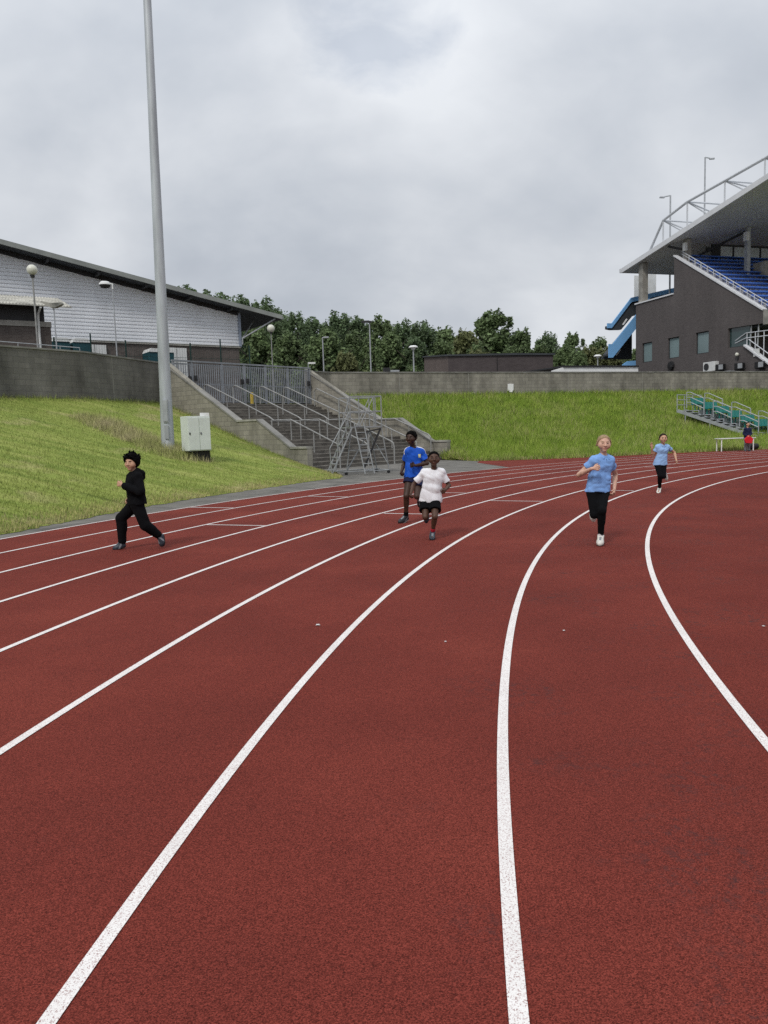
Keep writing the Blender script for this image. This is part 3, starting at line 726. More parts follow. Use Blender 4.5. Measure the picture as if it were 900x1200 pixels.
t = thing('electrical_cabinet', 'pale two door electrical cabinet beside the mast base', 'cabinet', (-6.05, 25.2, 0.6), rz=0)
rz = R(36); rot = Matrix.Rotation(rz, 3, 'Z')
cc = Vector((-6.08, 25.3, 1.67))
def cb(x, y, z): return cc + rot @ Vector((x, y, z))
q = MB(); q.box(cc, (0.78, 0.58, 1.12), rz=rz); q.build('body', M['cabinet'], t, bevel=0.012)
for sx in (-1, 1):
    q = MB(); q.box(cb(sx * 0.19 + 0.005, -0.298, -0.01), (0.36, 0.022, 1.04), rz=rz); d = q.build('door', M['cabinet'], t, bevel=0.006)
    h = MB(); h.box(cb(sx * 0.19 - 0.14, -0.315, 0.0), (0.035, 0.02, 0.07), rz=rz); h.build('handle', M['black'], d)
q = MB(); q.box(cb(0.05, 0.02, -0.80), (0.66, 0.42, 0.5), rz=rz); q.build('plinth', M['black_plinth'], t)
q = MB(); q.box(cb(0.42, 0.2, 0.55), (0.3, 0.06, 0.26), rz=rz); q.build('notice_box', M['white'], t)
q = MB(); q.tube([cb(0.42, 0.24, -0.9), cb(0.42, 0.24, 0.5)], 0.03); q.build('notice_post', M['galv'], t)
tag(MB().box((-6.95, 25.75, 0.98), (0.75, 0.3, 0.14), rz=R(-14)).build('timber_block', M['black_plinth']), 'dark low timber block lying between the mast and the cabinet', 'block')

# ------------------------------------------------------------------ mobile steps (finish judge tower)
t = thing('mobile_tower', 'galvanised wheeled platform tower with ladder and guard rails before the steps', 'tower', (-0.75, 28.9, 0))
ax = Vector((0.93, 0.37, 0)); ay = Vector((-0.37, 0.93, 0)); o_ = Vector((-1.38, 28.05, 0))
def tw(x, y, z): return o_ + ax * x + ay * y + Vector((0, 0, z))
fr = MB(); rr = 0.023
for y in (0, 1.25):
    fr.tube([tw(-0.05, y, 0.12), tw(1.75, y, 0.12)], rr); fr.tube([tw(0.06, y, 0.1), tw(0.3, y, 1.72)], rr)
    fr.tube([tw(1.74, y, 0.1), tw(1.48, y, 1.72)], rr)
for x in (-0.05, 1.75): fr.tube([tw(x, 0, 0.12), tw(x, 1.25, 0.12)], rr)
fr.tube([tw(0.06, 0, 0.14), tw(1.48, 1.25, 1.6)], rr); fr.tube([tw(0.18, 0, 0.9), tw(1.6, 0, 0.9)], rr * .8)
fr.tube([tw(1.74, 0, 0.3), tw(1.48, 1.25, 1.5)], rr * .8)
fr.build('frame', M['galv_thin'], t, True)
pl = MB(); pl.box(tw(0.89, 0.62, 1.74), (1.24, 1.3, 0.05), rz=math.atan2(ax.y, ax.x)); pl.build('platform', M['galv_thin'], t)
br = MB(); br.bar(tw(0.75, -0.02, 0.25), tw(1.45, 0.0, 1.68), 0.05, 0.06); br.bar(tw(0.55, 0.02, 1.5), tw(1.45, 0.02, 1.66), 0.04, 0.05); br.build('brace', M['dark_steel'], t)
gr_ = MB()
for z in (2.3, 2.85):
    gr_.tube([tw(0.28, 0, z), tw(1.5, 0, z), tw(1.5, 1.25, z), tw(0.28, 1.25, z)], rr)
for x, y in ((0.28, 0), (0.62, 0), (1.2, 0), (1.5, 0), (1.5, 1.25), (0.28, 1.25), (0.62, 1.25), (1.5, .6)): gr_.tube([tw(x, y, 1.72), tw(x, y, 2.85)], rr)
gr_.tube([tw(0.62, 0, 1.75), tw(1.2, 0, 2.83)], rr * .8); gr_.tube([tw(0.95, 1.25, 1.75), tw(1.5, 1.25, 2.83)], rr * .8)
gr_.tube([tw(0.28, 0, 2.83), tw(-0.28, -0.05, 1.25), tw(-0.25, -0.05, 0.9)], rr)
gr_.tube([tw(0.28, 0, 2.3), tw(-0.1, -0.05, 1.2)], rr * .8)
gr_.build('guard_rail', M['galv_thin'], t, True)
ld = MB()
for dx in (0.0, 0.36):
    ld.tube([tw(0.42 + dx + 0.16, -0.55, 0.05), tw(0.42 + dx, 0.0, 1.9)], rr)
for i in range(8):
    f = (i + 0.6) / 8.2
    ld.tube([tw(0.58 - 0.16 * f, -0.55 + 0.55 * f, 0.05 + 1.85 * f), tw(0.94 - 0.16 * f, -0.55 + 0.55 * f, 0.05 + 1.85 * f)], rr * .75)
ld.build('ladder', M['galv_thin'], t, True)
sl = MB()
for y in (-0.08, 0.5):
    sl.bar(tw(-0.62, y - 0.25, 0.06), tw(0.3, y, 1.72), 0.03, 0.09, up=ay)
for i in range(7):
    f = (i + .7) / 7.4
    sl.box(tw(-0.62 + 0.92 * f, 0.2 - 0.25 * (1 - f), 0.06 + 1.66 * f), (0.16, 0.56, 0.025), rz=math.atan2(ax.y, ax.x))
sl.tube([tw(-0.62, -0.35, 0.06), tw(-0.66, -0.35, 1.0), tw(0.25, 0, 2.3)], rr * .8)
sl.build('stair_flight', M['galv_thin'], t)
for x, y in ((0.05, 0), (1.72, 0), (0.05, 1.25), (1.72, 1.25)):
    w = MB(); c = tw(x, y, 0.06); w.tube([c - ay * 0.025, c + ay * 0.025], 0.06, 12); w.build('castor', M['black'], t, True)

# ------------------------------------------------------------------ sports hall on the left
C0 = Vector((-9.3, 52.0, 0)); G = Vector((-0.823, -0.568, 0)); HN = Vector((0.568, -0.823, 0))
def hl(a, n, z): return C0 + G * a + HN * n + Vector((0, 0, z))
def roofz(a): return (9.78 + 0.18 * a) if a < 24 else 9.78 + 0.18 * (48 - a)
t = thing('sports_hall', 'long white ribbed sports hall with a shallow pitched grey roof', 'building', hl(24, -15, 3.3))
q = MB(); q.prism([hl(0, 0, 3.3), hl(48, 0, 3.3), hl(48, 0, 7.46), hl(0, 0, 7.46)], -HN * 30); q.build('plinth_wall', M['brick_l'], t)
q = MB(); q.prism([hl(-0.12, 0.1, 7.4), hl(48, 0.1, 7.4), hl(48, 0.1, 7.52), hl(-0.12, 0.1, 7.52)], -HN * 0.2); q.build('plinth_cap', M['concrete'], t)
q = MB(); pitch = 0.21; z = 7.53
while z < 14.0:
    a0 = max(0.0, (z + pitch - 9.78) / 0.18); a1 = 48 - a0
    if a1 - a0 < 0.5: break
    pr = [(0.055, z), (0.055, z + 0.11), (0.012, z + 0.135), (0.012, z + 0.175), (0.055, z + 0.21)]
    for (n0, z0), (n1, z1) in zip(pr[:-1], pr[1:]):
        q.add([hl(a0, n0, z0), hl(a1, n0, z0), hl(a1, n1, z1), hl(a0, n1, z1)], [(3, 2, 1, 0)])
    z += pitch
q.prism([hl(0.03, 0.0, 7.5), hl(0.03, 0, 9.7), hl(24, 0, 14.0), hl(47.9, 0, 9.7), hl(47.9, 0, 7.5)], -HN * 29.9)
q.build('cladding', M['cladding'], t)
q = MB(); q.box(hl(-0.06, 0.02, 8.6), (0.16, 0.26, 2.2), rz=math.atan2(G.y, G.x)); q.build('corner_trim', M['trim'], t)
q = MB()
for a0, a1 in ((-2.7, 24), (24, 50.7)):
    q.prism([hl(a0, 1.0, roofz(a0) - 0.02 + 0.0), hl(a1, 1.0, roofz(a1) - 0.02), hl(a1, 1.0, roofz(a1) + 0.16), hl(a0, 1.0, roofz(a0) + 0.16)], -HN * 33)
q.build('roof', M['roof_dark'], t)
q = MB()
for a0, a1 in ((-2.75, 24), (24, 50.75)):
    q.prism([hl(a0, 1.12, roofz(a0) + 0.0), hl(a1, 1.12, roofz(a1) + 0.0), hl(a1, 1.12, roofz(a1) + 0.27), hl(a0, 1.12, roofz(a0) + 0.27)], -HN * 0.11)
q.prism([hl(-2.78, 1.1, roofz(-2.78) + 0.0), hl(-2.7, 1.1, roofz(-2.7) + 0.0), hl(-2.7, 1.1, roofz(-2.7) + 0.27), hl(-2.78, 1.1, roofz(-2.78) + 0.27)], -HN * 33)
q.build('verge', M['roof_metal'], t)
q = MB()
for a0, a1 in ((-2.7, 24), (24, 50.7)):
    q.prism([hl(a0, 1.1, roofz(a0) + 0.165), hl(a1, 1.1, roofz(a1) + 0.165), hl(a1, 1.1, roofz(a1) + 0.26), hl(a0, 1.1, roofz(a0) + 0.26)], -HN * 33)
q.build('roof_sheet', M['roof_metal'], t)
for i in range(18):
    a_ = 0.8 + i * 2.75; q = MB(); q.bar(hl(a_, 0.05, roofz(a_) - 0.12), hl(a_, 0.98, roofz(a_) - 0.12), 0.12, 0.2); q.build('purlin', M['dark_steel'], t)
q = MB(); q.prism([hl(-0.1, 0.12, roofz(0) - 0.28), hl(24, 0.12, roofz(24) - 0.28), hl(24, 0.12, roofz(24) - 0.03), hl(-0.1, 0.12, roofz(0) - 0.03)], -HN * 0.1)
q.build('verge_beam', M['dark_steel'], t)
q = MB(); q.tube([hl(-0.1, 0.35, 7.6), hl(-0.12, 0.35, 8.0), hl(-2.3, 0.9, roofz(-2.3) - 0.05)], 0.05); q.tube([hl(-0.12, 0.35, 8.0), hl(-1.6, -1.0, roofz(-1.6) - 0.1)], 0.04); q.build('strut', M['galv'], t)

# plant standing between the fence and the hall
def container(a, w, h, nm, lab, m, lid):
    t = thing(nm, lab, 'container', hl(a, 1.2, 3.3))
    q = MB(); q.box(hl(a, 1.2, 3.3 + h / 2), (w, 1.2, h), rz=math.atan2(G.y, G.x)); q.build('body', m, t, bevel=0.02)
    q = MB(); q.prism([hl(a - w / 2, 1.85, 3.3 + h), hl(a + w / 2, 1.85, 3.3 + h), hl(a + w / 2 - .12, 1.85, 3.3 + h + .22), hl(a - w / 2 + .12, 1.85, 3.3 + h + .22)], -HN * 1.3); q.build('lid', lid, t)
container(11.6, 0.95, 3.85, 'plant_container', 'dark teal container with white lid left of the other teal ones', M['teal'], M['offwhite'])
container(10.5, 0.95, 3.85, 'plant_container', 'dark teal container with white lid beside the pale panels', M['teal'], M['offwhite'])
container(5.9, 1.55, 3.45, 'plant_container', 'wide dark teal container with white lid behind the mast', M['teal'], M['offwhite'])
for a_, lab in ((9.35, 'white ribbed door in the hall plinth between teal containers'), (4.35, 'white ribbed door in the hall plinth right of the mast')):
    t = thing('plant_door', lab, 'door', hl(a_, 0.12, 3.3))
    for k in (0, 1):
        q = MB(); q.box(hl(a_ + k * 0.68 - 0.34, 0.1, 5.3), (0.64, 0.08, 3.9), rz=math.atan2(G.y, G.x)); q.build('door_leaf', M['offwhite'], t)
t = thing('mesh_fence', 'dark green wire mesh fence standing in front of the white hall', 'fence', hl(5, 3.0, 3.3))
q = MB()
for i in range(8):
    a_ = 0.4 + i * 1.95
    p = MB(); p.tube([hl(a_, 2.4, 3.3), hl(a_, 2.4, 7.6 - (0.0 if i % 2 else 0.3))], 0.045); p.build('post', M['green_wire'], t)
for z in (4.4, 5.5, 6.4, 7.2): q.tube([hl(0.4, 2.4, z), hl(14.05, 2.4, z)], 0.012, 5)
for i in range(90): q.bar(hl(0.4 + i * 0.1525, 2.41, 3.4), hl(0.4 + i * 0.1525, 2.41, 7.2), 0.008, 0.008)
q.build('mesh_panel', M['green_wire'], t)
t = thing('gantry_frame', 'dark steel frame with pipes beside the teal containers', 'frame', hl(13, 1.4, 3.3))
q = MB()
for a_ in (12.4, 13.0, 13.6, 14.3): q.tube([hl(a_, 1.4, 3.3), hl(a_, 1.4, 7.55)], 0.05)
for z in (6.6, 7.5): q.tube([hl(12.4, 1.4, z), hl(14.3, 1.4, z)], 0.05)
q.build('posts', M['dark_steel'], t)
q = MB(); q.tube([hl(12.2, 1.4, 6.2), hl(12.3, 1.4, 7.2), hl(12.6, 1.4, 7.4), hl(13.1, 1.4, 7.1)], 0.06); q.build('pipe', M['galv'], t, True)

# ------------------------------------------------------------------ brick outbuilding behind the left wall
t = thing('outbuilding', 'low brown brick outbuilding with a pale corrugated roof behind the wall', 'building', (-19, 40, 3.3))
bd = Vector((-0.85, -0.53, 0)); bn = Vector((0.53, -0.85, 0)); bo = Vector((-15.95, 38.2, 0))
def ob(a, n, z): return bo + bd * a + bn * n + Vector((0, 0, z))
q = MB(); q.prism([ob(0, 0, 3.3), ob(14, 0, 3.3), ob(14, 0, 7.1), ob(0, 0, 7.1)], -bn * 3.4); q.build('wall', M['brick_l'], t)
q = MB(); q.prism([ob(-0.03, 0.06, 7.11), ob(14, 0.06, 7.11), ob(14, 0.06, 7.36), ob(-0.03, 0.06, 7.36)], -bn * 3.5); q.build('string_course', M['concrete'], t)
q = MB(); q.prism([ob(0.25, -0.06, 7.37), ob(14, -0.06, 7.37), ob(14, -0.06, 8.1), ob(0.25, -0.06, 8.1)], -bn * 3.2); q.build('clerestory', M['dark_steel'], t)
q = MB()
for i in range(110):
    a0 = -0.9 + i * 0.14
    for k, (d0, d1) in enumerate(((0, 0.07), (0.07, 0.14))):
        z0, z1 = ((0, 0.05), (0.05, 0))[k]
        q.add([ob(a0 + d0, 0.75, 8.02 + z0), ob(a0 + d1, 0.75, 8.02 + z1), ob(a0 + d1, -2.6, 8.95 + z1), ob(a0 + d0, -2.6, 8.95 + z0)], [(0, 1, 2, 3)])
        q.add([ob(a0 + d0, 0.75, 7.98), ob(a0 + d1, 0.75, 7.98), ob(a0 + d1, 0.75, 8.02 + z1), ob(a0 + d0, 0.75, 8.02 + z0)], [(0, 1, 2, 3)])
q.add([ob(-0.9, 0.74, 7.97), ob(14.5, 0.74, 7.97), ob(14.5, -2.6, 8.9), ob(-0.9, -2.6, 8.9)], [(3, 2, 1, 0)])
q.build('roof', M['corr'], t)
q = MB(); q.tube([ob(0.5, 0.72, 7.95), ob(0.55, 0.2, 7.7), ob(0.55, 0.12, 7.5), ob(0.55, 0.12, 3.35)], 0.055); q.build('downpipe', M['offwhite'], t, True)
q = MB(); q.prism([ob(3.1, -0.4, 8.5), ob(5.0, -0.4, 8.5), ob(4.7, -0.6, 8.95), ob(3.4, -0.6, 8.95)], -bn * 1.2); q.build('roof_light', M['offwhite'], t)
t = thing('wall_railing', 'thin steel railing along the top of the left block wall', 'railing', (-13.5, 32, 5.35))
q = MB()
for z in (5.5,): q.tube([(x - 0.15, y + 0.1, z) for x, y in wall_left[2:-1]], 0.02, 6)
for i in range(10):
    f = i / 9; x = -17.3 + f * 4.72; y = 22 + f * 11.18
    if f > .55: x, y = -14.72 + (f - .55) / .45 * 2.14, 30.17 + (f - .55) / .45 * 3.0
    q.tube([(x - 0.15, y + 0.1, 5.34), (x - 0.15, y + 0.1, 5.5)], 0.015, 6)
q.build('rail', M['galv'], t, True)

# ------------------------------------------------------------------ dark flat-roofed building and white canopy
t = thing('dark_building', 'dark brown flat roofed building behind the block wall and trees line', 'building', (11, 73, 3.3))
pA, pB, pC = Vector((4.49, 78, 0)), Vector((6.17, 70, 0)), Vector((16.05, 72.0, 0))
pD = pA + (pC - pB)
q = MB()
q.add([pB + Vector((0, 0, 3.3)), pC + Vector((0, 0, 3.3)), pC + Vector((0, 0, 8.15)), pB + Vector((0, 0, 8.15))], [(0, 1, 2, 3)])
q.add([pC + Vector((0, 0, 3.3)), pD + Vector((0, 0, 3.3)), pD + Vector((0, 0, 8.6)), pC + Vector((0, 0, 8.15))], [(0, 1, 2, 3)])
q.build('wall', M['dk_build'], t)
q = MB(); q.add([pA + Vector((0, 0, 3.3)), pB + Vector((0, 0, 3.3)), pB + Vector((0, 0, 8.15)), pA + Vector((0, 0, 8.88))], [(0, 1, 2, 3)]); q.build('end_wall', M['dk_build_lit'], t)
q = MB(); ex_ = (pC - pB).normalized() * 0.15; ey_ = (pA - pB).normalized() * 0.15
mid = (pB + pC) / 2 + (pC - pB) * 0.13
Z = lambda p, z: p + Vector((0, 0, z))
rb, rm, rc = pB - ex_ - ey_, mid - ey_, pC + ex_ - ey_
ra_, rd_ = pA - ex_ + ey_, pD + ex_ + ey_; rn = (ra_ + rd_) / 2
q.add([Z(rb, 8.15), Z(rm, 8.18), Z(rc, 8.15), Z(rd_, 8.65), Z(rn, 8.9), Z(ra_, 8.88), Z(rb, 8.3), Z(rm, 8.36), Z(rc, 8.3), Z(rd_, 8.8), Z(rn, 8.95), Z(ra_, 9.0)],
      [(0, 1, 7, 6), (1, 2, 8, 7), (2, 3, 9, 8), (3, 4, 10, 9), (4, 5, 11, 10), (5, 0, 6, 11), (6, 7, 10, 11), (7, 8, 9, 10)])
q.build('roof_edge', M['roof_dark'], t)
q = MB(); f_ = (pC - pB); q.box(pB + f_ * 0.46 + Vector((0, -0.03, 5.7)), (0.04, 0.05, 4.8)); q.build('downpipe', M['black'], t)

t = thing('canopy', 'low flat canopy with a white fascia just beyond the block wall', 'canopy', (17.5, 64, 3.3))
cA, cB = Vector((13.6, 61.4, 0)), Vector((21.6, 65.0, 0)); cn = Vector((-0.41, 0.91, 0))
q = MB(); q.prism([Z(cA, 5.75), Z(cB, 5.85), Z(cB, 6.3), Z(cA + (cB - cA) * .12, 6.22), Z(cA, 5.95)], cn * 0.12); q.build('fascia', M['white'], t)
q = MB(); q.prism([Z(cA + (cB - cA) * .12 - cn * .1, 6.24), Z(cB - cn * .1, 6.31), Z(cB - cn * .1, 6.43), Z(cA + (cB - cA) * .12 - cn * .1, 6.36)], cn * 6); q.build('roof', M['dark_steel'], t)
for f in (0.1, 0.4, 0.7, 0.97):
    q = MB(); p = cA.lerp(cB, f) + cn * 0.3; q.tube([Z(p, 3.3), Z(p, 5.72)], 0.07); q.build('post', M['galv'], t)

tag(MB().box((8.84, 52.66, 4.3), (0.42, 0.1, 0.46), rz=math.atan2(56.69 - 52.78, 19.29 - 8.95)).box((8.86, 52.64, 4.02), (0.2, 0.08, 0.1)).build('junction_box', M['white'], None, bevel=0.01), 'small white box fixed low on the long block wall', 'box')

# ------------------------------------------------------------------ lamps
def lamp(kind, x, y, top, lab, r=0.03, n=None):
    t = thing('street_lamp', lab, 'lamp post', (x, y, 3.3), 'lamp posts on the upper terrace')
    q = MB(); q.tube([(x, y, 3.3), (x, y, top - 0.05)], r * 1.05, 8, r2=r * .8); q.build('pole', M['galv'] if kind != 'globe' else M['rail'], t, True)
    if kind == 'globe':
        q = MB(); q.lathe((x, y, top - 0.08), [(0.0, -0.05), (0.08, -0.05), (0.1, 0.05), (0.0, 0.06)], 12); q.build('collar', M['dark_steel'], t)
        q = MB(); q.ball((x, y, top + 0.19), n or 0.225, 16); q.build('globe', M['globe'], t, True)
    elif kind == 'disc':
        q = MB(); q.lathe((x, y, top - 0.1), [(0.0, -.1), (0.12, -.08), (0.16, 0.02), (0.3, 0.06), (0.0, 0.07)], 14); q.build('lamp_body', M['offwhite'], t, True)
        q = MB(); q.lathe((x, y, top - 0.03), [(0.0, 0.001), (0.34, 0.001), (0.33, 0.07), (0.22, 0.14), (0.0, 0.17)], 18); q.build('lamp_shade', M['white'], t, True)
    elif kind == 'flat':
        q = MB(); q.prism([(x - .1, y - .12, top - .1), (x + .12, y - .12, top - .1), (x + .42, y - .12, top + .04), (x + .4, y - .12, top + .12), (x - .1, y - .12, top + .1), (x - .5, y - .12, top + .2), (x - .52, y - .12, top + .15)], (0, .26, 0)); q.build('lamp_head', M['corr'], t)
    elif kind == 'lantern':
        q = MB(); q.lathe((x - 0.36, y, top), [(0.0, -0.15), (0.2, -0.12), (0.27, 0.0), (0.0, 0.01)], 16); q.build('lamp_bowl', M['dark_steel'], t, True)
        q = MB(); q.lathe((x - 0.36, y, top), [(0.28, 0.0), (0.27, 0.07), (0.18, 0.16), (0.0, 0.18)], 16); q.tube([(x, y, top - .2), (x, y, top + .05), (x - .1, y, top + 0.05), (x - .2, y, top + .04)], 0.04); q.build('lamp_hood', M['offwhite'], t, True)
    elif kind == 'arm':
        q = MB(); q.tube([(x, y, top - .1), (x, y, top), (x + .12, y - .04, top + .02)], 0.04); q.box((x + .25, y - .05, top + .02), (.36, .18, .1), rz=-0.1); q.build('lamp_head', M['galv'], t)
    elif kind == 'twin':
        q = MB(); q.box((x - .28, y, top), (.56, .24, .13)); q.box((x + .05, y, top - .02), (.2, .15, .12)); q.build('lamp_head', M['dark_steel'], t)
lamp('globe', -14.82, 34.0, 8.75, 'globe lamp post behind the left block wall, nearest the outbuilding', 0.045)
lamp('flat', -14.5, 35.2, 7.62, 'lamp post with a flat winged head beside the outbuilding', 0.035)
lamp('lantern', -12.75, 38.0, 9.0, 'lamp post with a rounded lantern on a short arm before the white hall', 0.035)
lamp('globe', -6.86, 50.0, 8.15, 'globe lamp post in front of the trees behind the gates', 0.035, 0.25)
lamp('arm', -3.87, 54.0, 8.15, 'lamp post with a short bent arm just right of the gates', 0.05)
lamp('twin', -0.6, 54.0, 9.15, 'tall lamp post with a dark box head above the block wall', 0.05)
lamp('disc', 2.55, 58.0, 7.75, 'white disc topped lamp post just left of the dark building', 0.06)
lamp('disc', 19.62, 70.0, 7.75, 'white disc topped lamp post left of the blue stairs', 0.06)
t = thing('floodlight', 'small grey floodlight lying on top of the wall beside the tall lamp post', 'light', (0.55, 50.0, 5.35))
q = MB(); q.box((0.45, 49.75, 5.5), (0.4, 0.25, 0.25), rz=.4); q.tube([(0.45, 49.75, 5.33), (0.45, 49.75, 5.5)], .03); q.build('lamp_body', M['dark_steel'], t)
q = MB(); q.box((0.95, 49.9, 5.42), (0.6, 0.2, 0.1), rz=.3); q.build('bracket', M['galv'], t)

# ------------------------------------------------------------------ grandstand on the right
SO = Vector((25.48, 77.4, 0)); SU = Vector((0.2927, -0.9562, 0)); SV = Vector((0.9562, 0.2927, 0))
def S(u, v, z): return SO + SU * u + SV * v + Vector((0, 0, z))
su_rz = math.atan2(SU.y, SU.x); sv_rz = math.atan2(SV.y, SV.x)
stand = thing('grandstand', 'large dark brick grandstand with blue seats and a tilted roof with white trusses', 'grandstand', S(8, 10, 3.3))
rake = lambda u: 16.7 - 0.606 * (u - 5.72)
roofu = lambda u: 16.75 + 0.167 * (u + 1.4)
b = MB()
def col_(u0, u1, segs):
    for (a0, a1), (c0, c1) in segs:
        b.prism([S(u0, 0, a0), S(u1, 0, a1), S(u1, 0, c1), S(u0, 0, c0)], SV * 0.35)
W = [(1.03, 2.57), (4.92, 6.5), (8.73, 10.37)]; wz0, wz1 = 7.53, 9.41
top = lambda u, left: 13.3 if left else rake(u)
for u0, u1 in ((0, 1.03), (1.03, 2.57), (2.57, 4.92), (4.92, 5.72), (5.72, 6.5), (6.5, 8.73), (8.73, 10.37), (10.37, 12.66)):
    lf = u1 <= 5.72; t0, t1 = top(u0, lf), top(u1, lf)
    if any(w0 - .01 <= u0 and u1 <= w1 + .01 for w0, w1 in W): col_(u0, u1, [((3.3, 3.3), (wz0, wz0)), ((wz1, wz1), (t0, t1))])
    else: col_(u0, u1, [((3.3, 3.3), (t0, t1))])
col_(12.66, 14.7, [((3.3, 3.3), (7.66, 7.62)), ((9.27, 9.22), (rake(12.66), rake(14.7)))])
col_(14.7, 16.5, [((3.3, 3.3), (7.62, 6.42)), ((9.22, 9.16), (rake(14.7), rake(16.5)))])
col_(16.5, 18.6, [((3.3, 3.3), (6.42, 5.0))])
b.build('end_wall', M['brick'], stand)
b = MB()
b.prism([S(0, 0.35, 3.3), S(0, 0.35, 13.3), S(0, 60, 13.3), S(0, 60, 3.3)], SU * 0.35)
b.prism([S(5.4, 0.352, 13.31), S(5.4, 0.352, 16.2), S(5.4, 60, 16.2), S(5.4, 60, 13.31)], SU * 0.3)
b.prism([S(12.3, 0.36, 3.3), S(12.3, 0.36, 9.3), S(12.3, 60, 9.3), S(12.3, 60, 3.3)], SU * 0.3)
b.build('wall', M['brick'], stand)
# concourse floor and the dark recess behind the lower opening
b = MB(); b.prism([S(0.36, 0.36, 13.1), S(5.4, 0.36, 13.1), S(5.4, 60, 13.1), S(0.36, 60, 13.1)], (0, 0, 0.15)); b.build('concourse_floor', M['concrete'], stand)
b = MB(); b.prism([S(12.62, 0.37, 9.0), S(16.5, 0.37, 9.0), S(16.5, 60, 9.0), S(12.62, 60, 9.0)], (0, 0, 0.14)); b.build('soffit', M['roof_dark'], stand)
for w0, w1 in W:
    b = MB(); fw = 0.07
    for (x0, x1, z0, z1) in ((w0, w0 + fw, wz0, wz1), (w1 - fw, w1, wz0, wz1), (w0 + fw, w1 - fw, wz0, wz0 + fw), (w0 + fw, w1 - fw, wz1 - fw, wz1)):
        b.prism([S(x0, 0.13, z0), S(x1, 0.13, z0), S(x1, 0.13, z1), S(x0, 0.13, z1)], SV * 0.08)
    w = b.build('window', M['dark_steel'], stand)
    p = MB(); p.prism([S(w0 + fw, 0.17, wz0 + fw), S(w1 - fw, 0.17, wz0 + fw), S(w1 - fw, 0.17, wz1 - fw), S(w0 + fw, 0.17, wz1 - fw)], SV * 0.02); p.build('pane', M['glass'], w)
b = MB(); b.prism([S(12.7, 0.2, 7.7), S(14.9, 0.2, 7.66), S(14.9, 0.2, 9.2), S(12.7, 0.2, 9.24)], SV * 0.03); b.build('glass_screen', M['glass_dark'], stand)
for u in (14.95, 15.75):
    b = MB(); b.tube([S(u, 0.2, 7.4), S(u + .12, 0.2, 9.2)], 0.06, 8); b.build('post', M['galv'], stand)
b = MB()
b.bar(S(5.7, 0.15, 16.74), S(16.5, 0.15, rake(16.5) + 0.04), 0.45, 0.12)
b.bar(S(-0.1, 0.15, 13.35), S(5.7, 0.15, 13.35), 0.5, 0.12)
b.bar(S(14.6, 0.1, 7.68), S(18.6, 0.1, 5.05), 0.5, 0.12)
b.build('coping', M['fascia'], stand)
b = MB(); b.box(S(16.75, 20, 9.6), (0.5, 40, 1.1), rz=sv_rz - R(90)); b.build('front_beam', M['concrete'], stand)
# rails along the raking wall and the lower flight
b = MB()
b.tube([S(6.0, 0.6, rake(6.0) + 0.55), S(16.4, 0.6, rake(16.4) + 0.55)], 0.035, 6); b.tube([S(6.0, 0.6, rake(6.0) + 0.3), S(16.4, 0.6, rake(16.4) + 0.3)], 0.025, 6)
for i in range(14): u = 6.2 + i * 0.79; b.tube([S(u, 0.6, rake(u) - 0.2), S(u, 0.6, rake(u) + 0.55)], 0.03, 6)
b.tube([S(16.4, 0.6, rake(16.4) + 0.5), S(16.45, 6, rake(16.4) + 0.5), S(16.45, 20, rake(16.4) + 0.5)], 0.035, 6)
b.build('rake_rail', M['tube_white'], stand, True)
b = MB()
for dz in (0.55, 0.95): b.tube([S(13.3, 0.2, 7.7 + dz * 0.5), S(14.6, 0.12, 7.7 + dz), S(18.4, 0.12, 7.7 + dz - .15)], 0.04, 6)
for dz in (0.5,): b.tube([S(14.9, 0.12, 7.6 + dz), S(18.6, 0.12, 5.2 + dz)], 0.04, 6)
for u, z0, z1 in ((14.7, 7.6, 8.65), (15.6, 7.0, 8.6), (16.5, 6.4, 8.55), (17.4, 5.8, 8.5), (18.3, 5.3, 8.4)): b.tube([S(u, 0.12, z0), S(u, 0.12, z1)], 0.04, 6)
b.build('lower_rail', M['tube_white'], stand, True)
# seating terrace
b = MB(); rows = 13; prof = []
for i in range(rows):
    u0 = 5.75 + i * 0.83; z = rake(u0) - 0.42
    prof.append((u0, z)); prof.append((u0 + 0.83, z))
for i in range(len(prof) - 1):
    (u0, z0), (u1, z1) = prof[i], prof[i + 1]
    b.add([S(u0, 0.36, z0), S(u1, 0.36, z1), S(u1, 45, z1), S(u0, 45, z0)], [(0, 1, 2, 3)])
b.build('terrace', M['terrace'], stand)
def seat_mesh(name, m, bh=0.8):
    q = MB()
    q.prism([(0.0, -0.22, 0.40), (0.4, -0.22, 0.43), (0.42, -0.22, 0.37), (0.0, -0.22, 0.34)], (0, 0.44, 0))
    q.prism([(-0.02, -0.22, 0.36), (0.03, -0.22, 0.36), (-0.06, -0.22, bh), (-0.11, -0.22, bh)], (0, 0.44, 0))
    q.box((0.12, 0, 0.18), (0.06, 0.06, 0.36))
    o = q.build(name, m); me = o.data; bpy.data.objects.remove(o); return me
sm = seat_mesh('stadium_seat', M['seat_blue'], 0.57)
rest = MB(); made = 0
spots = []
for i in range(rows):
    u0 = 5.75 + i * 0.83; z = rake(u0) - 0.42
    vmax = 9.6 - 0.6 * i if i < 11 else 3.4
    k = int((vmax - 0.95) / 0.5)
    for j in range(max(k, 4)): spots.append((u0 + 0.22, 1.1 + j * 0.5, z, j - k))
inv_stand = world_of(stand).inverted()
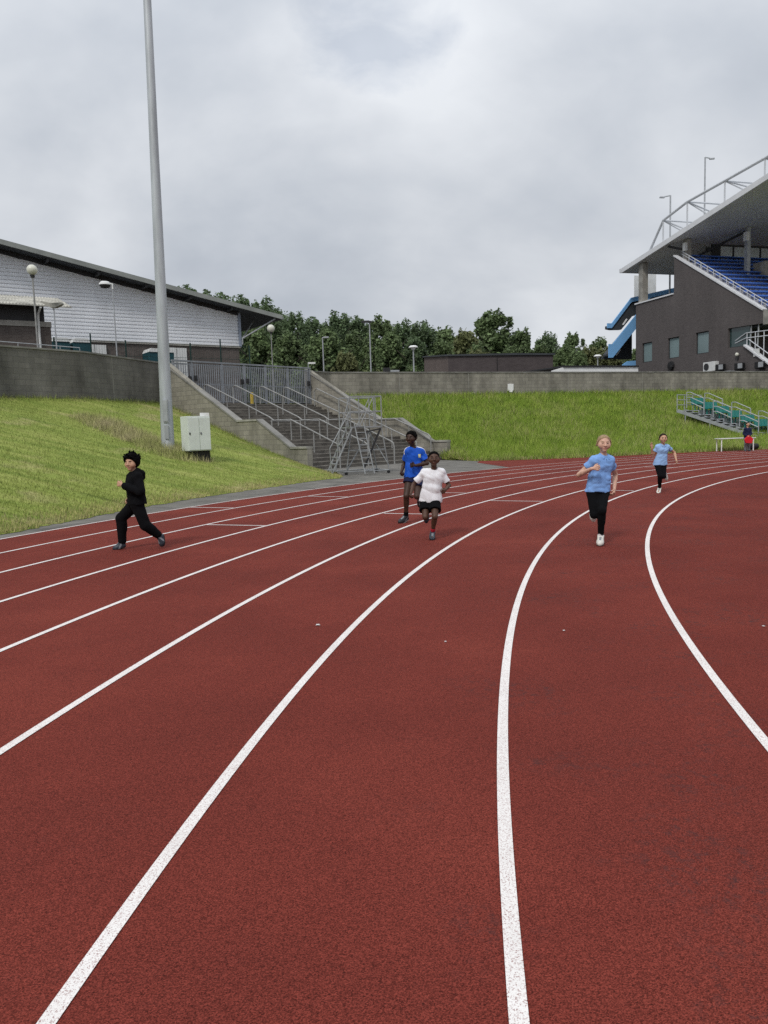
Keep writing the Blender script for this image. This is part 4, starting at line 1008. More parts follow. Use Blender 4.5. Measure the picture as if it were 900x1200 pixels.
for n_, (u, v, z, _) in enumerate(spots):
    o = bpy.data.objects.new('seat', sm) if n_ < 100 else None
    mw = Matrix.Translation(S(u, v, z)) @ Matrix.Rotation(su_rz, 4, 'Z')
    if o:
        COL.objects.link(o); o.parent = stand; ml = inv_stand @ mw
        o.location = ml.to_translation(); o.rotation_euler = ml.to_euler()
    else:
        rest.add([mw @ q.co for q in sm.vertices], [tuple(p.vertices) for p in sm.polygons])
for i in range(rows):
    u0 = 5.97 + i * 0.83; z = rake(5.75 + i * .83) - 0.42
    for j in range(18):
        v = (1.1 + max(int((((9.6 - 0.6 * i) if i < 11 else 3.4) - 0.95) / 0.5), 4) * 0.5) + j * 0.5
        mw = Matrix.Translation(S(u0, v, z)) @ Matrix.Rotation(su_rz, 4, 'Z')
        rest.add([mw @ q.co for q in sm.vertices], [tuple(p.vertices) for p in sm.polygons])
tag(rest.build('seat_rows', M['seat_blue'], stand), kind='stuff')
# glazed boxes behind the top row, and the columns
b = MB(); b.prism([S(5.72, 4.2, 16.2), S(5.72, 40, 16.2), S(5.72, 40, roofu(5.72) - 0.02), S(5.72, 4.2, roofu(5.72) - 0.02)], -SU * 0.2); b.build('press_box_frame', M['dark_steel'], stand)
for i in range(5):
    b = MB(); v0 = 5.1 + i * 1.55; b.prism([S(5.75, v0, 16.45), S(5.75, v0 + 1.3, 16.45), S(5.75, v0 + 1.3, 17.75), S(5.75, v0, 17.75)], -SU * 0.03); b.build('press_box_pane', M['glass_pale'], stand)
b = MB(); b.box(S(5.6, 4.1, 17.45), (0.08, 1.1, 0.35), rz=su_rz); b.build('sign_board', M['dark_steel'], stand)
def colm(u, v, z0, w, m='concrete', nm='column'):
    q = MB(); q.box(S(u, v, (z0 + roofu(u)) / 2), (w, w, roofu(u) - z0 - 0.01), rz=su_rz); return q.build(nm, M[m], stand)
colm(0.75, 0.3, 13.4, 0.62); colm(0.75, 9.3, 13.4, 0.62); colm(0.75, 18, 13.4, .62)
colm(6.35, 0.9, 15.8, 0.5); colm(9.25, 4.95, 13.9, 0.36, 'galv'); colm(9.25, 14, 13.9, 0.5, 'galv'); colm(9.25, 23, 13.9, .5, 'galv')
b = MB(); b.box(S(6.5, 0.55, 17.35), (0.35, 0.25, 0.7), rz=su_rz); b.build('speaker_box', M['offwhite'], stand)
b = MB(); b.box(S(9.5, 4.6, 17.7), (0.35, 0.35, 0.75), rz=su_rz); b.build('light_box', M['offwhite'], stand)
b = MB(); b.tube([S(9.25, 4.95, 18.3), S(5.6, 2.4, 16.7)], 0.11, 8); b.tube([S(5.0, -0.1, 17.7), S(6.2, .5, 17.2), S(6.35, 0.9, 16.8)], 0.1, 8); b.build('raking_strut', M['dark_steel'], stand)
b = MB(); b.box(S(9.4, 6.6, 14.6), (1.4, 1.0, 1.9), rz=su_rz); b.build('vomitory_wall', M['concrete'], stand)
b = MB(); b.prism([S(7.5, 5.5, 15.2), S(12.5, 5.5, 12.3), S(12.5, 5.5, 12.7), S(7.5, 5.5, 15.6)], SV * 0.2); b.build('aisle_wall', M['tan'], stand)
# roof
b = MB(); b.prism([S(-1.6, -0.35, roofu(-1.6)), S(23, -0.35, roofu(23)), S(23, -0.35, roofu(23) + 0.3), S(-1.6, -0.35, roofu(-1.6) + 0.3)], SV * 60); b.build('roof', M['stand_roof'], stand)
b = MB(); b.prism([S(-1.7, -0.5, roofu(-1.7) - 0.02), S(23, -0.5, roofu(23) - 0.02), S(23, -0.5, roofu(23) + 0.42), S(-1.7, -0.5, roofu(-1.7) + 0.42)], SV * 0.14)
b.prism([S(-1.75, -0.35, roofu(-1.7) - 0.03), S(-1.61, -0.35, roofu(-1.7) - 0.03), S(-1.61, -0.35, roofu(-1.7) + 0.3), S(-1.75, -0.35, roofu(-1.7) + 0.3)], SV * 59); b.build('roof_edge', M['fascia'], stand)
b = MB(); b.prism([S(-2.0, -0.55, 16.72), S(-1.76, -0.55, 16.72), S(-1.76, -0.55, 17.1), S(-2.0, -0.55, 17.1)], SV * 0.5); b.build('gutter_end', M['fascia'], stand)
nodes = [(2.2, 17.6), (4.4, 20.17), (7.7, 20.89), (12.3, 21.25), (16.6, 21.6), (21.5, 22.2)]
for v in (-0.2, 8.0, 16.0):
    b = MB(); b.tube([S(u, v, z) for u, z in nodes], 0.12, 8)
    for u, z in nodes[1:]: b.tube([S(u, v, z), S(u, v, roofu(u) + 0.3)], 0.075, 6)
    for (u, z), (u2, z2) in zip(nodes[1:-1], nodes[2:]):
        b.tube([S(u, v, z), S(u + 1.4, v + 2.6, roofu(u + 1.4) + 0.3)], 0.07, 6); b.tube([S(u, v, z), S(u + 2.6, v + 1.5, roofu(u + 2.6) + 0.3)], 0.07, 6)
        if v < 10: b.tube([S(u, v, z), S(u, v + 8, z)], 0.08, 6)
    b.build('roof_truss', M['tube_white'], stand, True)
# blue stair at the rear
def band(pts, th, m, nm, u, du=0.14):
    q = MB()
    for (v0, a0, c0), (v1, a1, c1) in zip(pts[:-1], pts[1:]):
        q.prism([S(u, v0, a0), S(u, v1, a1), S(u, v1, c1), S(u, v0, c0)], -SU * du)
    q.build(nm, M[m], stand)
band([(-1.6, 8.37, 9.73), (-1.15, 8.37, 9.73), (3.2, 13.0, 14.4)], 0, 'blue', 'stair_parapet', -2.2)
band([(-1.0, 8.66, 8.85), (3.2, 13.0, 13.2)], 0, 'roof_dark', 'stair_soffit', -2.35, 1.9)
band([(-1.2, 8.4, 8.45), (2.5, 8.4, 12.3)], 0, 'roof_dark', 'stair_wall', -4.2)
band([(-1.5, 11.38, 11.85), (-1.0, 11.38, 11.85), (1.3, 14.0, 14.45), (9, 15.6, 16.1), (14, 15.6, 16.1)], 0, 'blue', 'stair_parapet', -2.6)
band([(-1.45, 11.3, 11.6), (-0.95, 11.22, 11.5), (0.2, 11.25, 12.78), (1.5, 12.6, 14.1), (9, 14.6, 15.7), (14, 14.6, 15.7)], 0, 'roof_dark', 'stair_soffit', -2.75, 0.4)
band([(-0.4, 7.0, 7.6), (0.2, 7.0, 7.95), (2.5, 7.2, 8.1)], 0, 'blue', 'stair_parapet', -1.6)
b = MB(); b.bar(S(-2.65, .3, 11.7), S(-2.65, .8, 12.3), .12, .12); b.build('soffit_lamp', M['white'], stand)
b = MB(); b.bar(S(-4.1, .5, 8.8), S(-4.1, 1.0, 9.4), .12, .12); b.build('soffit_lamp', M['white'], stand)
b = MB(); b.box(S(-4.6, 3.3, 16.0), (0.1, 0.5, 2.2), rz=su_rz); b.box(S(-4.6, 5.0, 16.2), (0.1, 1.4, 2.4), rz=su_rz); b.build('stair_screen', M['offwhite'], stand)

# things fixed along the foot of the brick end wall
t = thing('air_conditioner', 'white air conditioner on the brick end wall of the grandstand', 'air conditioner', S(10.9, -0.25, 5.9))
b = MB(); b.box(S(10.95, -0.22, 6.28), (1.45, 0.42, 0.8), rz=su_rz); b.build('case', M['offwhite'], t, bevel=0.02)
b = MB(); b.lathe((0, 0, 0), [(0.0, 0), (0.3, 0), (0.3, 0.03), (0.0, 0.03)], 20)
rot_ = Matrix.Translation(S(10.65, -0.44, 6.28)) @ Matrix.Rotation(su_rz, 4, 'Z') @ Matrix.Rotation(R(90), 4, 'X')
b.v = [tuple(rot_ @ Vector(p)) for p in b.v]; b.build('fan_grille', M['dark_steel'], t)
t = thing('wall_lamp', 'round dark bulkhead lamp under the windows of the brick end wall', 'lamp', S(5.5, -0.1, 6.9))
b = MB(); rot_ = Matrix.Translation(S(5.5, -0.02, 6.85)) @ Matrix.Rotation(su_rz, 4, 'Z') @ Matrix.Rotation(R(90), 4, 'X')
b.lathe((0, 0, 0), [(0, 0), (0.42, 0), (0.38, 0.18), (0, 0.22)], 16); b.v = [tuple(rot_ @ Vector(p)) for p in b.v]; b.build('housing', M['black'], t, True)
b = MB(); b.box(S(5.9, -0.3, 6.8), (.3, .12, .2), rz=su_rz); b.build('bracket', M['dark_steel'], t)
for u, z, lab in ((12.2, 6.1, 'black floodlight right of the white air conditioner'), (14.4, 6.0, 'black floodlight below the lower brick opening'), (16.6, 5.9, 'black floodlight nearest the right edge below the sloping white rail')):
    t = thing('floodlight', lab, 'light', S(u, -0.3, z))
    b = MB(); b.box(S(u, -0.3, z), (0.75, 0.4, 0.55), rz=su_rz + .2); b.build('case', M['black'], t, bevel=0.05)
    b = MB(); b.box(S(u + .3, -0.53, z + .02), (0.4, 0.05, 0.4), rz=su_rz + .2); b.build('lens', M['galv'], t)
    b = MB(); b.tube([S(u - .5, -0.2, z - .25), S(u - .5, -.2, z + .3)], .05); b.tube([S(u - .5, -0.2, z - .2), S(u, -.2, z - .3), S(u + .6, -.2, z - .2)], .05); b.build('bracket', M['dark_steel'], t)
tag(MB().box(S(12.9, -0.4, 5.62), (1.7, 0.5, 0.22), rz=su_rz).build('cable_tray', M['galv']), 'grey covered tray between two black floodlights on the brick wall', 'tray')
tag(MB().box(S(15.9, -0.03, 6.95), (0.55, 0.1, 0.6), rz=su_rz).build('notice_plate', M['offwhite']), 'small white square plate on the brick wall below the lower opening', 'plate')
t = thing('wall_lamp', 'small white lamp on the brick wall left of the square plate', 'lamp', S(13.9, -0.1, 7.0))
b = MB(); b.ball(S(13.9, -0.14, 7.0), 0.16, 10); b.build('globe', M['globe'], t, True); b = MB(); b.box(S(13.9, -0.05, 6.75), (.15, .1, .3), rz=su_rz); b.build('bracket', M['dark_steel'], t)
for x, y, zt, dx, lab in ((34.1, 82.1, 28.6, 0.5, 'tall thin lamp pole rising above the grandstand roof, arm to the right'), (30.0, 80.6, 24.5, -0.6, 'thin lamp pole at the rear of the grandstand roof, arm to the left')):
    t = thing('street_lamp', lab, 'lamp post', (x, y, 3.3), 'lamp poles behind the grandstand')
    b = MB(); b.tube([(x, y, 3.3), (x, y, zt)], 0.11, 8, r2=0.08); b.build('pole', M['galv'], t, True)
    b = MB(); b.tube([(x, y, zt), (x + dx, y, zt - .1)], .06); b.box((x + dx * 1.4, y, zt - .16), (.5, .2, .12), rz=-.15 if dx > 0 else .15); b.build('lamp_head', M['galv'], t)

# ------------------------------------------------------------------ small bank of green seats
BO = Vector((20.2, 50.0, 0.1)); BF = Vector((0.67, -0.742, 0)); BRW = Vector((0.742, 0.67, 0)); bf_rz = math.atan2(BF.y, BF.x)
def Bp(f, r, z): return BO + BF * f + BRW * r + Vector((0, 0, z))
t = thing('seat_stand', 'small stepped stand of green seats with steel rails on the grass bank', 'seating', Bp(3, 1, 0))
gm = seat_mesh('bank_seat', M['seat_green'])
inv_t = world_of(t).inverted()
NR = 8; dz = 0.302
for k in range(NR):
    z = 2.24 - dz * k
    for j in range(4):
        o = bpy.data.objects.new('seat', gm); COL.objects.link(o); o.parent = t
        ml = inv_t @ Matrix.Translation(Bp(0.8 * k - 0.15, 0.27 + j * 0.51, z)) @ Matrix.Rotation(bf_rz, 4, 'Z')
        o.location = ml.to_translation(); o.rotation_euler = ml.to_euler()
    q = MB(); q.box(Bp(0.8 * k + 0.02, 1.03, z - 0.03), (0.8, 2.3, 0.05), rz=bf_rz); q.box(Bp(0.8 * k + 0.4, 1.03, z - 0.17), (0.03, 2.3, 0.24), rz=bf_rz); q.build('deck', M['galv'], t)
    for h in (0, 1):
        q = MB(); q.box(Bp(0.8 * k - 0.18 + 0.4 * h, -0.62, z - 0.03 - 0.15 * h), (0.4, 0.95, 0.045), rz=bf_rz); q.build('aisle_step', M['galv'], t)
q = MB()
for r_ in (-1.1, -0.13, 2.2): q.bar(Bp(-0.5, r_, 2.24 - .02), Bp(0.8 * NR - 0.3, r_, 2.24 - dz * (NR - 0.0) + .02), 0.05, 0.2)
for k in (0, 2, 4, 6):
    for r_ in (-1.1, -.13, 2.2): q.bar(Bp(0.8 * k, r_, 2.2 - dz * k), Bp(0.8 * k, r_, max(0.3, 2.2 - dz * k - 1.0)), 0.05, 0.05, up=(1, 0, 0))
q.build('stringer', M['galv'], t)
def hoop(f0, f1, r_, nm='guard_rail'):
    q = MB(); zz = lambda f: 2.24 - dz * f / 0.8
    for h in (1.0, 0.68, 0.36): q.tube([Bp(f0, r_, zz(f0) + h), Bp(f0 + .25, r_, zz(f0) + h), Bp(f1, r_, zz(f1) + h)], 0.03, 6)
    q.tube([Bp(f0, r_, zz(f0)), Bp(f0, r_, zz(f0) + 1.0)], 0.03, 6); q.tube([Bp(f1, r_, zz(f1) - .05), Bp(f1, r_, zz(f1) + 1.0)], 0.035, 6)
    q.build(nm, M['galv'], t, True)
for f0 in (-0.4, 1.35, 3.0, 4.7): hoop(f0, f0 + 1.15, -0.12)
for f0 in (-0.3, 1.5, 3.2, 4.9): hoop(f0, f0 + 1.2, 2.2)
q = MB()
for h in (1.0, 0.68, .36): q.tube([Bp(-0.55, -1.1, 2.24 + h), Bp(-0.55, 2.2, 2.24 + h)], 0.03, 6)
for r_ in (-1.1, -.12, 1.0, 2.2): q.tube([Bp(-0.55, r_, 2.1), Bp(-0.55, r_, 3.24)], 0.03, 6)
q.build('guard_rail', M['galv'], t, True)

t = thing('folding_table', 'long narrow white folding table at the foot of the green seats', 'table', (18.3, 39.75, 0))
trz = R(4)
q = MB(); q.box((18.25, 39.8, 0.66), (1.9, 0.62, 0.04), rz=trz); q.build('tabletop', M['offwhite'], t, bevel=0.008)
for x, y in ((17.42, 39.5), (17.4, 40.02), (19.1, 39.6), (19.06, 40.12)):
    q = MB(); q.tube([(x, y, 0.012), (x, y, 0.64)], 0.028); q.build('leg', M['white'], t)
t = thing('holdall_bag', 'dark holdall with a pale patch under the right end of the table', 'bag', (19.4, 40.4, 0.1))
q = MB(); q.tube([(19.15, 40.35, .2), (19.25, 40.35, .2), (19.6, 40.45, .2), (19.72, 40.5, .2)], 0.17, 10, r2=0.15); q.build('body', M['black'], t, True, bevel=0.0)
q = MB(); q.box((19.14, 40.2, .25), (.12, .03, .14)); q.build('tag', M['white'], t)

# ------------------------------------------------------------------ scraps on the track
for (x, y), rz, lab in (((-0.55, 5.95), 0.3, 'small white scrap lying in the lane between the two left white lines near the camera'), ((0.41, 5.35), 1.2, 'tiny pale scrap on the red track left of the curving middle line'), ((1.30, 5.55), 0.1, 'tiny pale scrap on the red lane right of the curving middle line'), ((2.75, 5.5), 0.8, 'tiny white scrap on the red infield right of the inner line')):
    b = MB(); r_ = random.Random(int(x * 100)); s_ = 0.03 if x < 0 else 0.014
    pts = [(x + s_ * r_.uniform(.5, 1) * math.cos(a) * (1 if i % 2 else .45), y + s_ * r_.uniform(.5, 1) * math.sin(a) * (1 if i % 2 else .45), 0.017) for i, a in enumerate(np.linspace(0, 5.6, 8))]
    b.prism(pts, (0, 0, 0.004)); tag(b.build('paper_scrap', M['offwhite']), lab, 'litter')

# ------------------------------------------------------------------ trees
def tree_proto(seed, H, Wd, leaf, yellow=0.0):
    r = np.random.default_rng(seed)
    root = thing('tree', 'tree', 'tree', (0, 0, 0))
    q = MB(); q.tube([(0, 0, -0.3), (0.1, 0.05, H * 0.2), (0.0, 0.1, H * 0.45), (0.1, 0, H * 0.8)], H * 0.02, 8, r2=H * 0.005)
    for k in range(7):
        a = k * 2.4; z0 = H * (0.22 + 0.07 * k)
        q.tube([(0.05, 0.05, z0), (math.cos(a) * Wd * .2, math.sin(a) * Wd * .2, z0 + H * .1), (math.cos(a) * Wd * .38, math.sin(a) * Wd * .38, z0 + H * .22)], H * 0.009, 6, r2=H * 0.003)
    q.build('trunk', M['bark'], root, True)
    nl = 120; V = []
    for i in range(nl):
        t_ = r.random() ** 0.85; zc_ = H * (0.08 + 0.88 * t_)
        wr_ = Wd * 0.5 * (1.0 - 0.75 * max(0, t_ - 0.35) ** 1.3 / 0.65 ** 1.3) * (0.75 + 0.25 * min(1, t_ * 4))
        a = r.uniform(0, 6.28); rad = wr_ * r.random() ** 0.5 * r.uniform(0.6, 1.1)
        c = np.array([rad * math.cos(a), rad * math.sin(a), zc_]); lr = r.uniform(0.35, 0.95) * H / 13 * (1.15 - 0.45 * t_)
        n = 150
        d = r.normal(size=(n, 3)); d /= np.linalg.norm(d, axis=1)[:, None]; d *= np.array((0.8, 0.8, r.uniform(1.1, 1.9)))
        p = c + d * lr * 1.4 * r.random(n)[:, None] ** 0.7
        nn = d + r.normal(0, 0.9, (n, 3)); nn /= np.linalg.norm(nn, axis=1)[:, None]
        tx = np.cross(nn, r.normal(size=(n, 3))); tx /= np.linalg.norm(tx, axis=1)[:, None]; ty = np.cross(nn, tx)
        s_ = r.uniform(0.07, 0.17, n)[:, None]
        V.append(np.stack([p - tx * s_ * 1.5, p - ty * s_, p + tx * s_ * 1.5, p + ty * s_], 1))
    V = np.concatenate(V).reshape(-1, 3); V = V[:]
    array_mesh('crown', V, np.arange(len(V)).reshape(-1, 4), leaf, False, root)
    return root
protos = [tree_proto(21, 14, 9.5, M['leaf_dark']), tree_proto(22, 12, 8.5, M['leaf_mid']), tree_proto(23, 16, 10.0, M['leaf_dark']), tree_proto(24, 10, 8.0, M['leaf_mid']), tree_proto(25, 9, 7.5, M['leaf_yellow'])]
PH = [14, 12, 16, 10, 9]
TR = [(-30.3,110.4,16.5), (-28.5,119.6,20.9), (-21.9,105.4,17.3), (-19.8,115.9,18.6), (-16.3,109.4,17.0), (-15.5,121.4,17.7), (-11.5,108.5,15.1), (-9.8,119.8,15.8), (-5.9,113.6,15.4), (-3.0,120.3,15.8), (0.5,106.2,13.5), (3.4,116.7,14.5), (6.2,110.0,13.4), (10.0,119.6,13.6), (11.5,104.3,11.1), (17.7,120.6,16.1), (20.7,114.0,12.3), (26.5,123.8,12.9), (26.9,107.8,10.9), (32.5,116.2,11.0), (34.1,110.9,9.8), (41.1,122.8,10.6), (40.6,107.4,8.9), (-15.7,100.8,12.0), (-11.4,101.0,11.2), (-6.5,94.7,10.6), (-3.4,98.8,10.7), (1.2,99.4,10.6), (4.7,98.0,9.9), (7.9,95.4,9.1), (12.0,97.8,8.8), (16.1,94.7,8.2), (20.9,101.5,8.9), (23.8,100.9,8.6), (26.5,98.4,8.0), (28.6,96.4,7.3)]
TR += [(x, 92 + (i % 3) * 1.5, 5.5 + (i % 4) * 0.7) for i, x in enumerate(range(-16, 34, 4))]
used = set(); rt = random.Random(5)
for i, (x, y, h) in enumerate(TR):
    if i == 15: k = 1
    elif i >= 36: k = rt.choice([3, 3, 4, 3])
    elif h > 14.2: k = rt.choice([0, 2])
    else: k = rt.choice([0, 1, 3, 1]) if i not in (14, 34, 35) else 4
    if k in used: o = copy_tree(protos[k])
    else: o = protos[k]; used.add(k)
    s_ = h / PH[k]
    o.location = (x, y, 3.25); o.scale = (s_ * rt.uniform(0.9, 1.1), s_ * rt.uniform(.9, 1.1), s_); o.rotation_euler = (0, 0, rt.uniform(0, 6.28))
    if i == 15: o.scale = (s_ * 1.35, s_ * 1.35, s_)
    lab = 'dense dark green tree in the belt behind the walls'
    if i == 15: lab = 'tallest airy mid green tree rising behind the right half of the dark building'
    elif i in (0, 1): lab = 'dark tree whose top shows just above the white hall roof'
    elif k == 4: lab = 'yellowish green lower tree in the belt behind the walls'
    elif k in (1, 3): lab = 'mid green tree in the belt behind the walls'
    if i >= 36: lab = 'low bushy ' + ('yellowish' if k == 4 else 'green') + ' tree at the foot of the belt behind the block wall'
    tag(o, lab, 'tree', 'trees behind the walls')

# ------------------------------------------------------------------ people: bodies grown as one surface from a distance field
def fnoise(P, seed, f, n=5):
    r = np.random.default_rng(seed); out = np.zeros(P.shape[:-1], np.float32)
    for i in range(n):
        d = r.normal(size=3); d *= f * r.uniform(0.6, 1.6) / np.linalg.norm(d)
        out += np.sin(P @ d.astype(np.float32) + r.uniform(0, 6.3)).astype(np.float32)
    return out / n
class Field:
    def __init__(s, lo, hi, vs):
        s.lo = np.array(lo, np.float32); s.vs = vs
        s.n = np.ceil((np.array(hi) - np.array(lo)) / vs).astype(int) + 1
        s.a = np.full(s.n, 0.5, np.float32)
    def view(s, lo, hi, m=0.07):
        i0 = np.clip(np.floor((np.minimum(lo, hi) - m - s.lo) / s.vs).astype(int), 0, s.n - 1)
        i1 = np.clip(np.ceil((np.maximum(lo, hi) + m - s.lo) / s.vs).astype(int) + 1, 1, s.n)
        sl = tuple(slice(a, b) for a, b in zip(i0, i1))
        ax = [s.lo[k] + s.vs * np.arange(i0[k], i1[k], dtype=np.float32) for k in range(3)]
        return sl, np.stack(np.meshgrid(*ax, indexing='ij'), -1)
    def all(s): return s.view(s.lo, s.lo + s.n * s.vs)
    def smin(s, sl, d, k):
        a = s.a[sl]
        if k <= 0: s.a[sl] = np.minimum(a, d); return
        h = np.clip(0.5 + 0.5 * (a - d) / k, 0, 1); s.a[sl] = a * (1 - h) + d * h - k * h * (1 - h)
    def cone(s, a, b, ra, rb, k=0.02, sub=False):
        a = np.array(a, np.float32); b = np.array(b, np.float32); rm = max(ra, rb)
        sl, P = s.view(np.minimum(a, b) - rm, np.maximum(a, b) + rm)
        ba = b - a; L = max(float(ba @ ba), 1e-9)
        t = np.clip(((P - a) @ ba) / L, 0, 1)
        d = np.linalg.norm(P - a - t[..., None] * ba, axis=-1) - (ra + (rb - ra) * t)
        if sub: s.a[sl] = s.smax_(s.a[sl], -d, k)
        else: s.smin(sl, d, k)
    @staticmethod
    def smax_(a, b, k):
        h = np.clip(0.5 + 0.5 * (a - b) / k, 0, 1); return a * h + b * (1 - h) + k * h * (1 - h)
    def ell(s, c, ax, r, k=0.02):
        c = np.array(c, np.float32); A = np.array(ax, np.float32); r = np.array(r, np.float32); m = r.max()
        sl, P = s.view(c - m, c + m)
        q = (P - c) @ A.T
        k0 = np.linalg.norm(q / r, axis=-1); k1 = np.linalg.norm(q / (r * r), axis=-1)
        s.smin(sl, k0 * (k0 - 1) / np.maximum(k1, 1e-6), k)
    def mesh(s):
        a = s.a; ins = a < 0
        nx, ny, nz = a.shape
        cnt = np.zeros((nx - 1, ny - 1, nz - 1), np.int8)
        for dx in (0, 1):
            for dy in (0, 1):
                for dz in (0, 1): cnt += ins[dx:nx - 1 + dx, dy:ny - 1 + dy, dz:nz - 1 + dz]
        act = (cnt > 0) & (cnt < 8)
        I = np.argwhere(act); idx = np.full(act.shape, -1, np.int64); idx[act] = np.arange(len(I))
        acc = np.zeros((len(I), 3)); num = np.zeros(len(I))
        cor = [(x, y, z) for x in (0, 1) for y in (0, 1) for z in (0, 1)]
        for i, c0 in enumerate(cor):
            for c1 in cor[i + 1:]:
                if sum(abs(p - q) for p, q in zip(c0, c1)) != 1: continue
                v0 = a[I[:, 0] + c0[0], I[:, 1] + c0[1], I[:, 2] + c0[2]]; v1 = a[I[:, 0] + c1[0], I[:, 1] + c1[1], I[:, 2] + c1[2]]
                x = (v0 < 0) != (v1 < 0); t = np.where(x, v0 / np.where(x, v0 - v1, 1), 0)
                acc += np.where(x[:, None], np.array(c0) + t[:, None] * (np.array(c1) - np.array(c0)), 0); num += x
        V = s.lo + (I + acc / num[:, None]) * s.vs
        F = []
        for axis in range(3):
            o1, o2 = [k for k in range(3) if k != axis]
            sA = [slice(None)] * 3; sB = [slice(None)] * 3; sA[axis] = slice(0, -1); sB[axis] = slice(1, None)
            e = ins[tuple(sA)] != ins[tuple(sB)]
            E = np.argwhere(e); E = E[(E[:, o1] > 0) & (E[:, o2] > 0) & (E[:, o1] < a.shape[o1] - 1) & (E[:, o2] < a.shape[o2] - 1)]
            def at_(d1, d2):
                q = E.copy(); q[:, o1] += d1; q[:, o2] += d2; return idx[q[:, 0], q[:, 1], q[:, 2]]
            q = np.stack([at_(-1, -1), at_(0, -1), at_(0, 0), at_(-1, 0)], 1)
            flip = ins[E[:, 0], E[:, 1], E[:, 2]]
            if axis == 1: flip = ~flip
            q[~flip] = q[~flip][:, ::-1]; F.append(q)
        return V, np.concatenate(F)

def norm(v): v = np.array(v, float); return v / np.linalg.norm(v)
def skin(name, base, rough=0.55): return mat(name, base, rough, 0.08, 12, spec=0.35)
M['skin_pale'] = skin('skin_pale', (0.56, 0.34, 0.25)); M['skin_tan'] = skin('skin_tan', (0.5, 0.29, 0.19))
M['skin_brown'] = skin('skin_brown', (0.075, 0.036, 0.022)); M['skin_deep'] = skin('skin_deep', (0.045, 0.022, 0.014))
M['lip_pale'] = skin('lip_pale', (0.42, 0.16, 0.13)); M['lip_dark'] = skin('lip_dark', (0.085, 0.03, 0.024))
M['eye'] = mat('eye_dark', (0.012, 0.01, 0.01), 0.25, 0.1, 5, spec=0.5); M['eye_white'] = mat('eye_white', (0.6, 0.58, 0.55), 0.3, 0.03, 5)
M['hair_black'] = mat('hair_black', (0.004, 0.0035, 0.0035), 0.95, 0.4, 60, bump=0.8, bscale=160, spec=0.06); M['hair_fair'] = mat('hair_fair', (0.27, 0.18, 0.1), 0.6, 0.3, 40, bump=0.4, bscale=90)
M['hair_brown'] = mat('hair_brown', (0.02, 0.012, 0.009), 0.8, 0.3, 40, bump=0.5, bscale=90, spec=0.12)
cloth = lambda n, c, r=0.85: mat(n, c, r, 0.08, 6, bump=0.06, bscale=28, spec=0.2)
M['polo_blue'] = cloth('polo_blue', (0.2, 0.37, 0.72)); M['polo_pale'] = cloth('polo_pale', (0.27, 0.43, 0.7)); M['tee_white'] = cloth('tee_white', (0.74, 0.74, 0.77))
M['jersey'] = cloth('jersey_blue', (0.012, 0.09, 0.5), 0.6); M['black_cloth'] = mat('black_cloth', (0.004, 0.004, 0.005), 0.95, 0.2, 6, bump=0.3, bscale=28, spec=0.12); M['navy_cloth'] = cloth('navy_cloth', (0.012, 0.016, 0.05))
M['grey_cloth'] = cloth('grey_cloth', (0.2, 0.205, 0.22)); M['shoe_white'] = mat('shoe_white', (0.6, 0.58, 0.53), 0.6, 0.12, 20); M['shoe_black'] = mat('shoe_black', (0.02, 0.022, 0.026), 0.5, 0.3, 20)
M['shoe_grey'] = mat('shoe_grey', (0.03, 0.038, 0.05), 0.5, 0.3, 20)
M['shoe_trim_dark'] = mat('shoe_trim_dark', (0.22, 0.23, 0.25), 0.7, 0.2, 20); M['shoe_trim_light'] = mat('shoe_trim_light', (0.2, 0.21, 0.23), 0.7, 0.2, 20)
M['sole_white'] = mat('sole_white', (0.66, 0.65, 0.62), 0.7, 0.1, 10); M['sole_black'] = mat('sole_black', (0.012, 0.012, 0.012), 0.7, 0.2, 10)
M['sock_red'] = cloth('sock_red', (0.4, 0.012, 0.03)); M['bag_red'] = cloth('bag_red', (0.55, 0.02, 0.03)); M['crest'] = mat('crest_yellow', (0.6, 0.6, 0.2), 0.7, 0.1, 10)
M['button'] = mat('button', (0.1, 0.14, 0.25), 0.5, 0.1, 10)

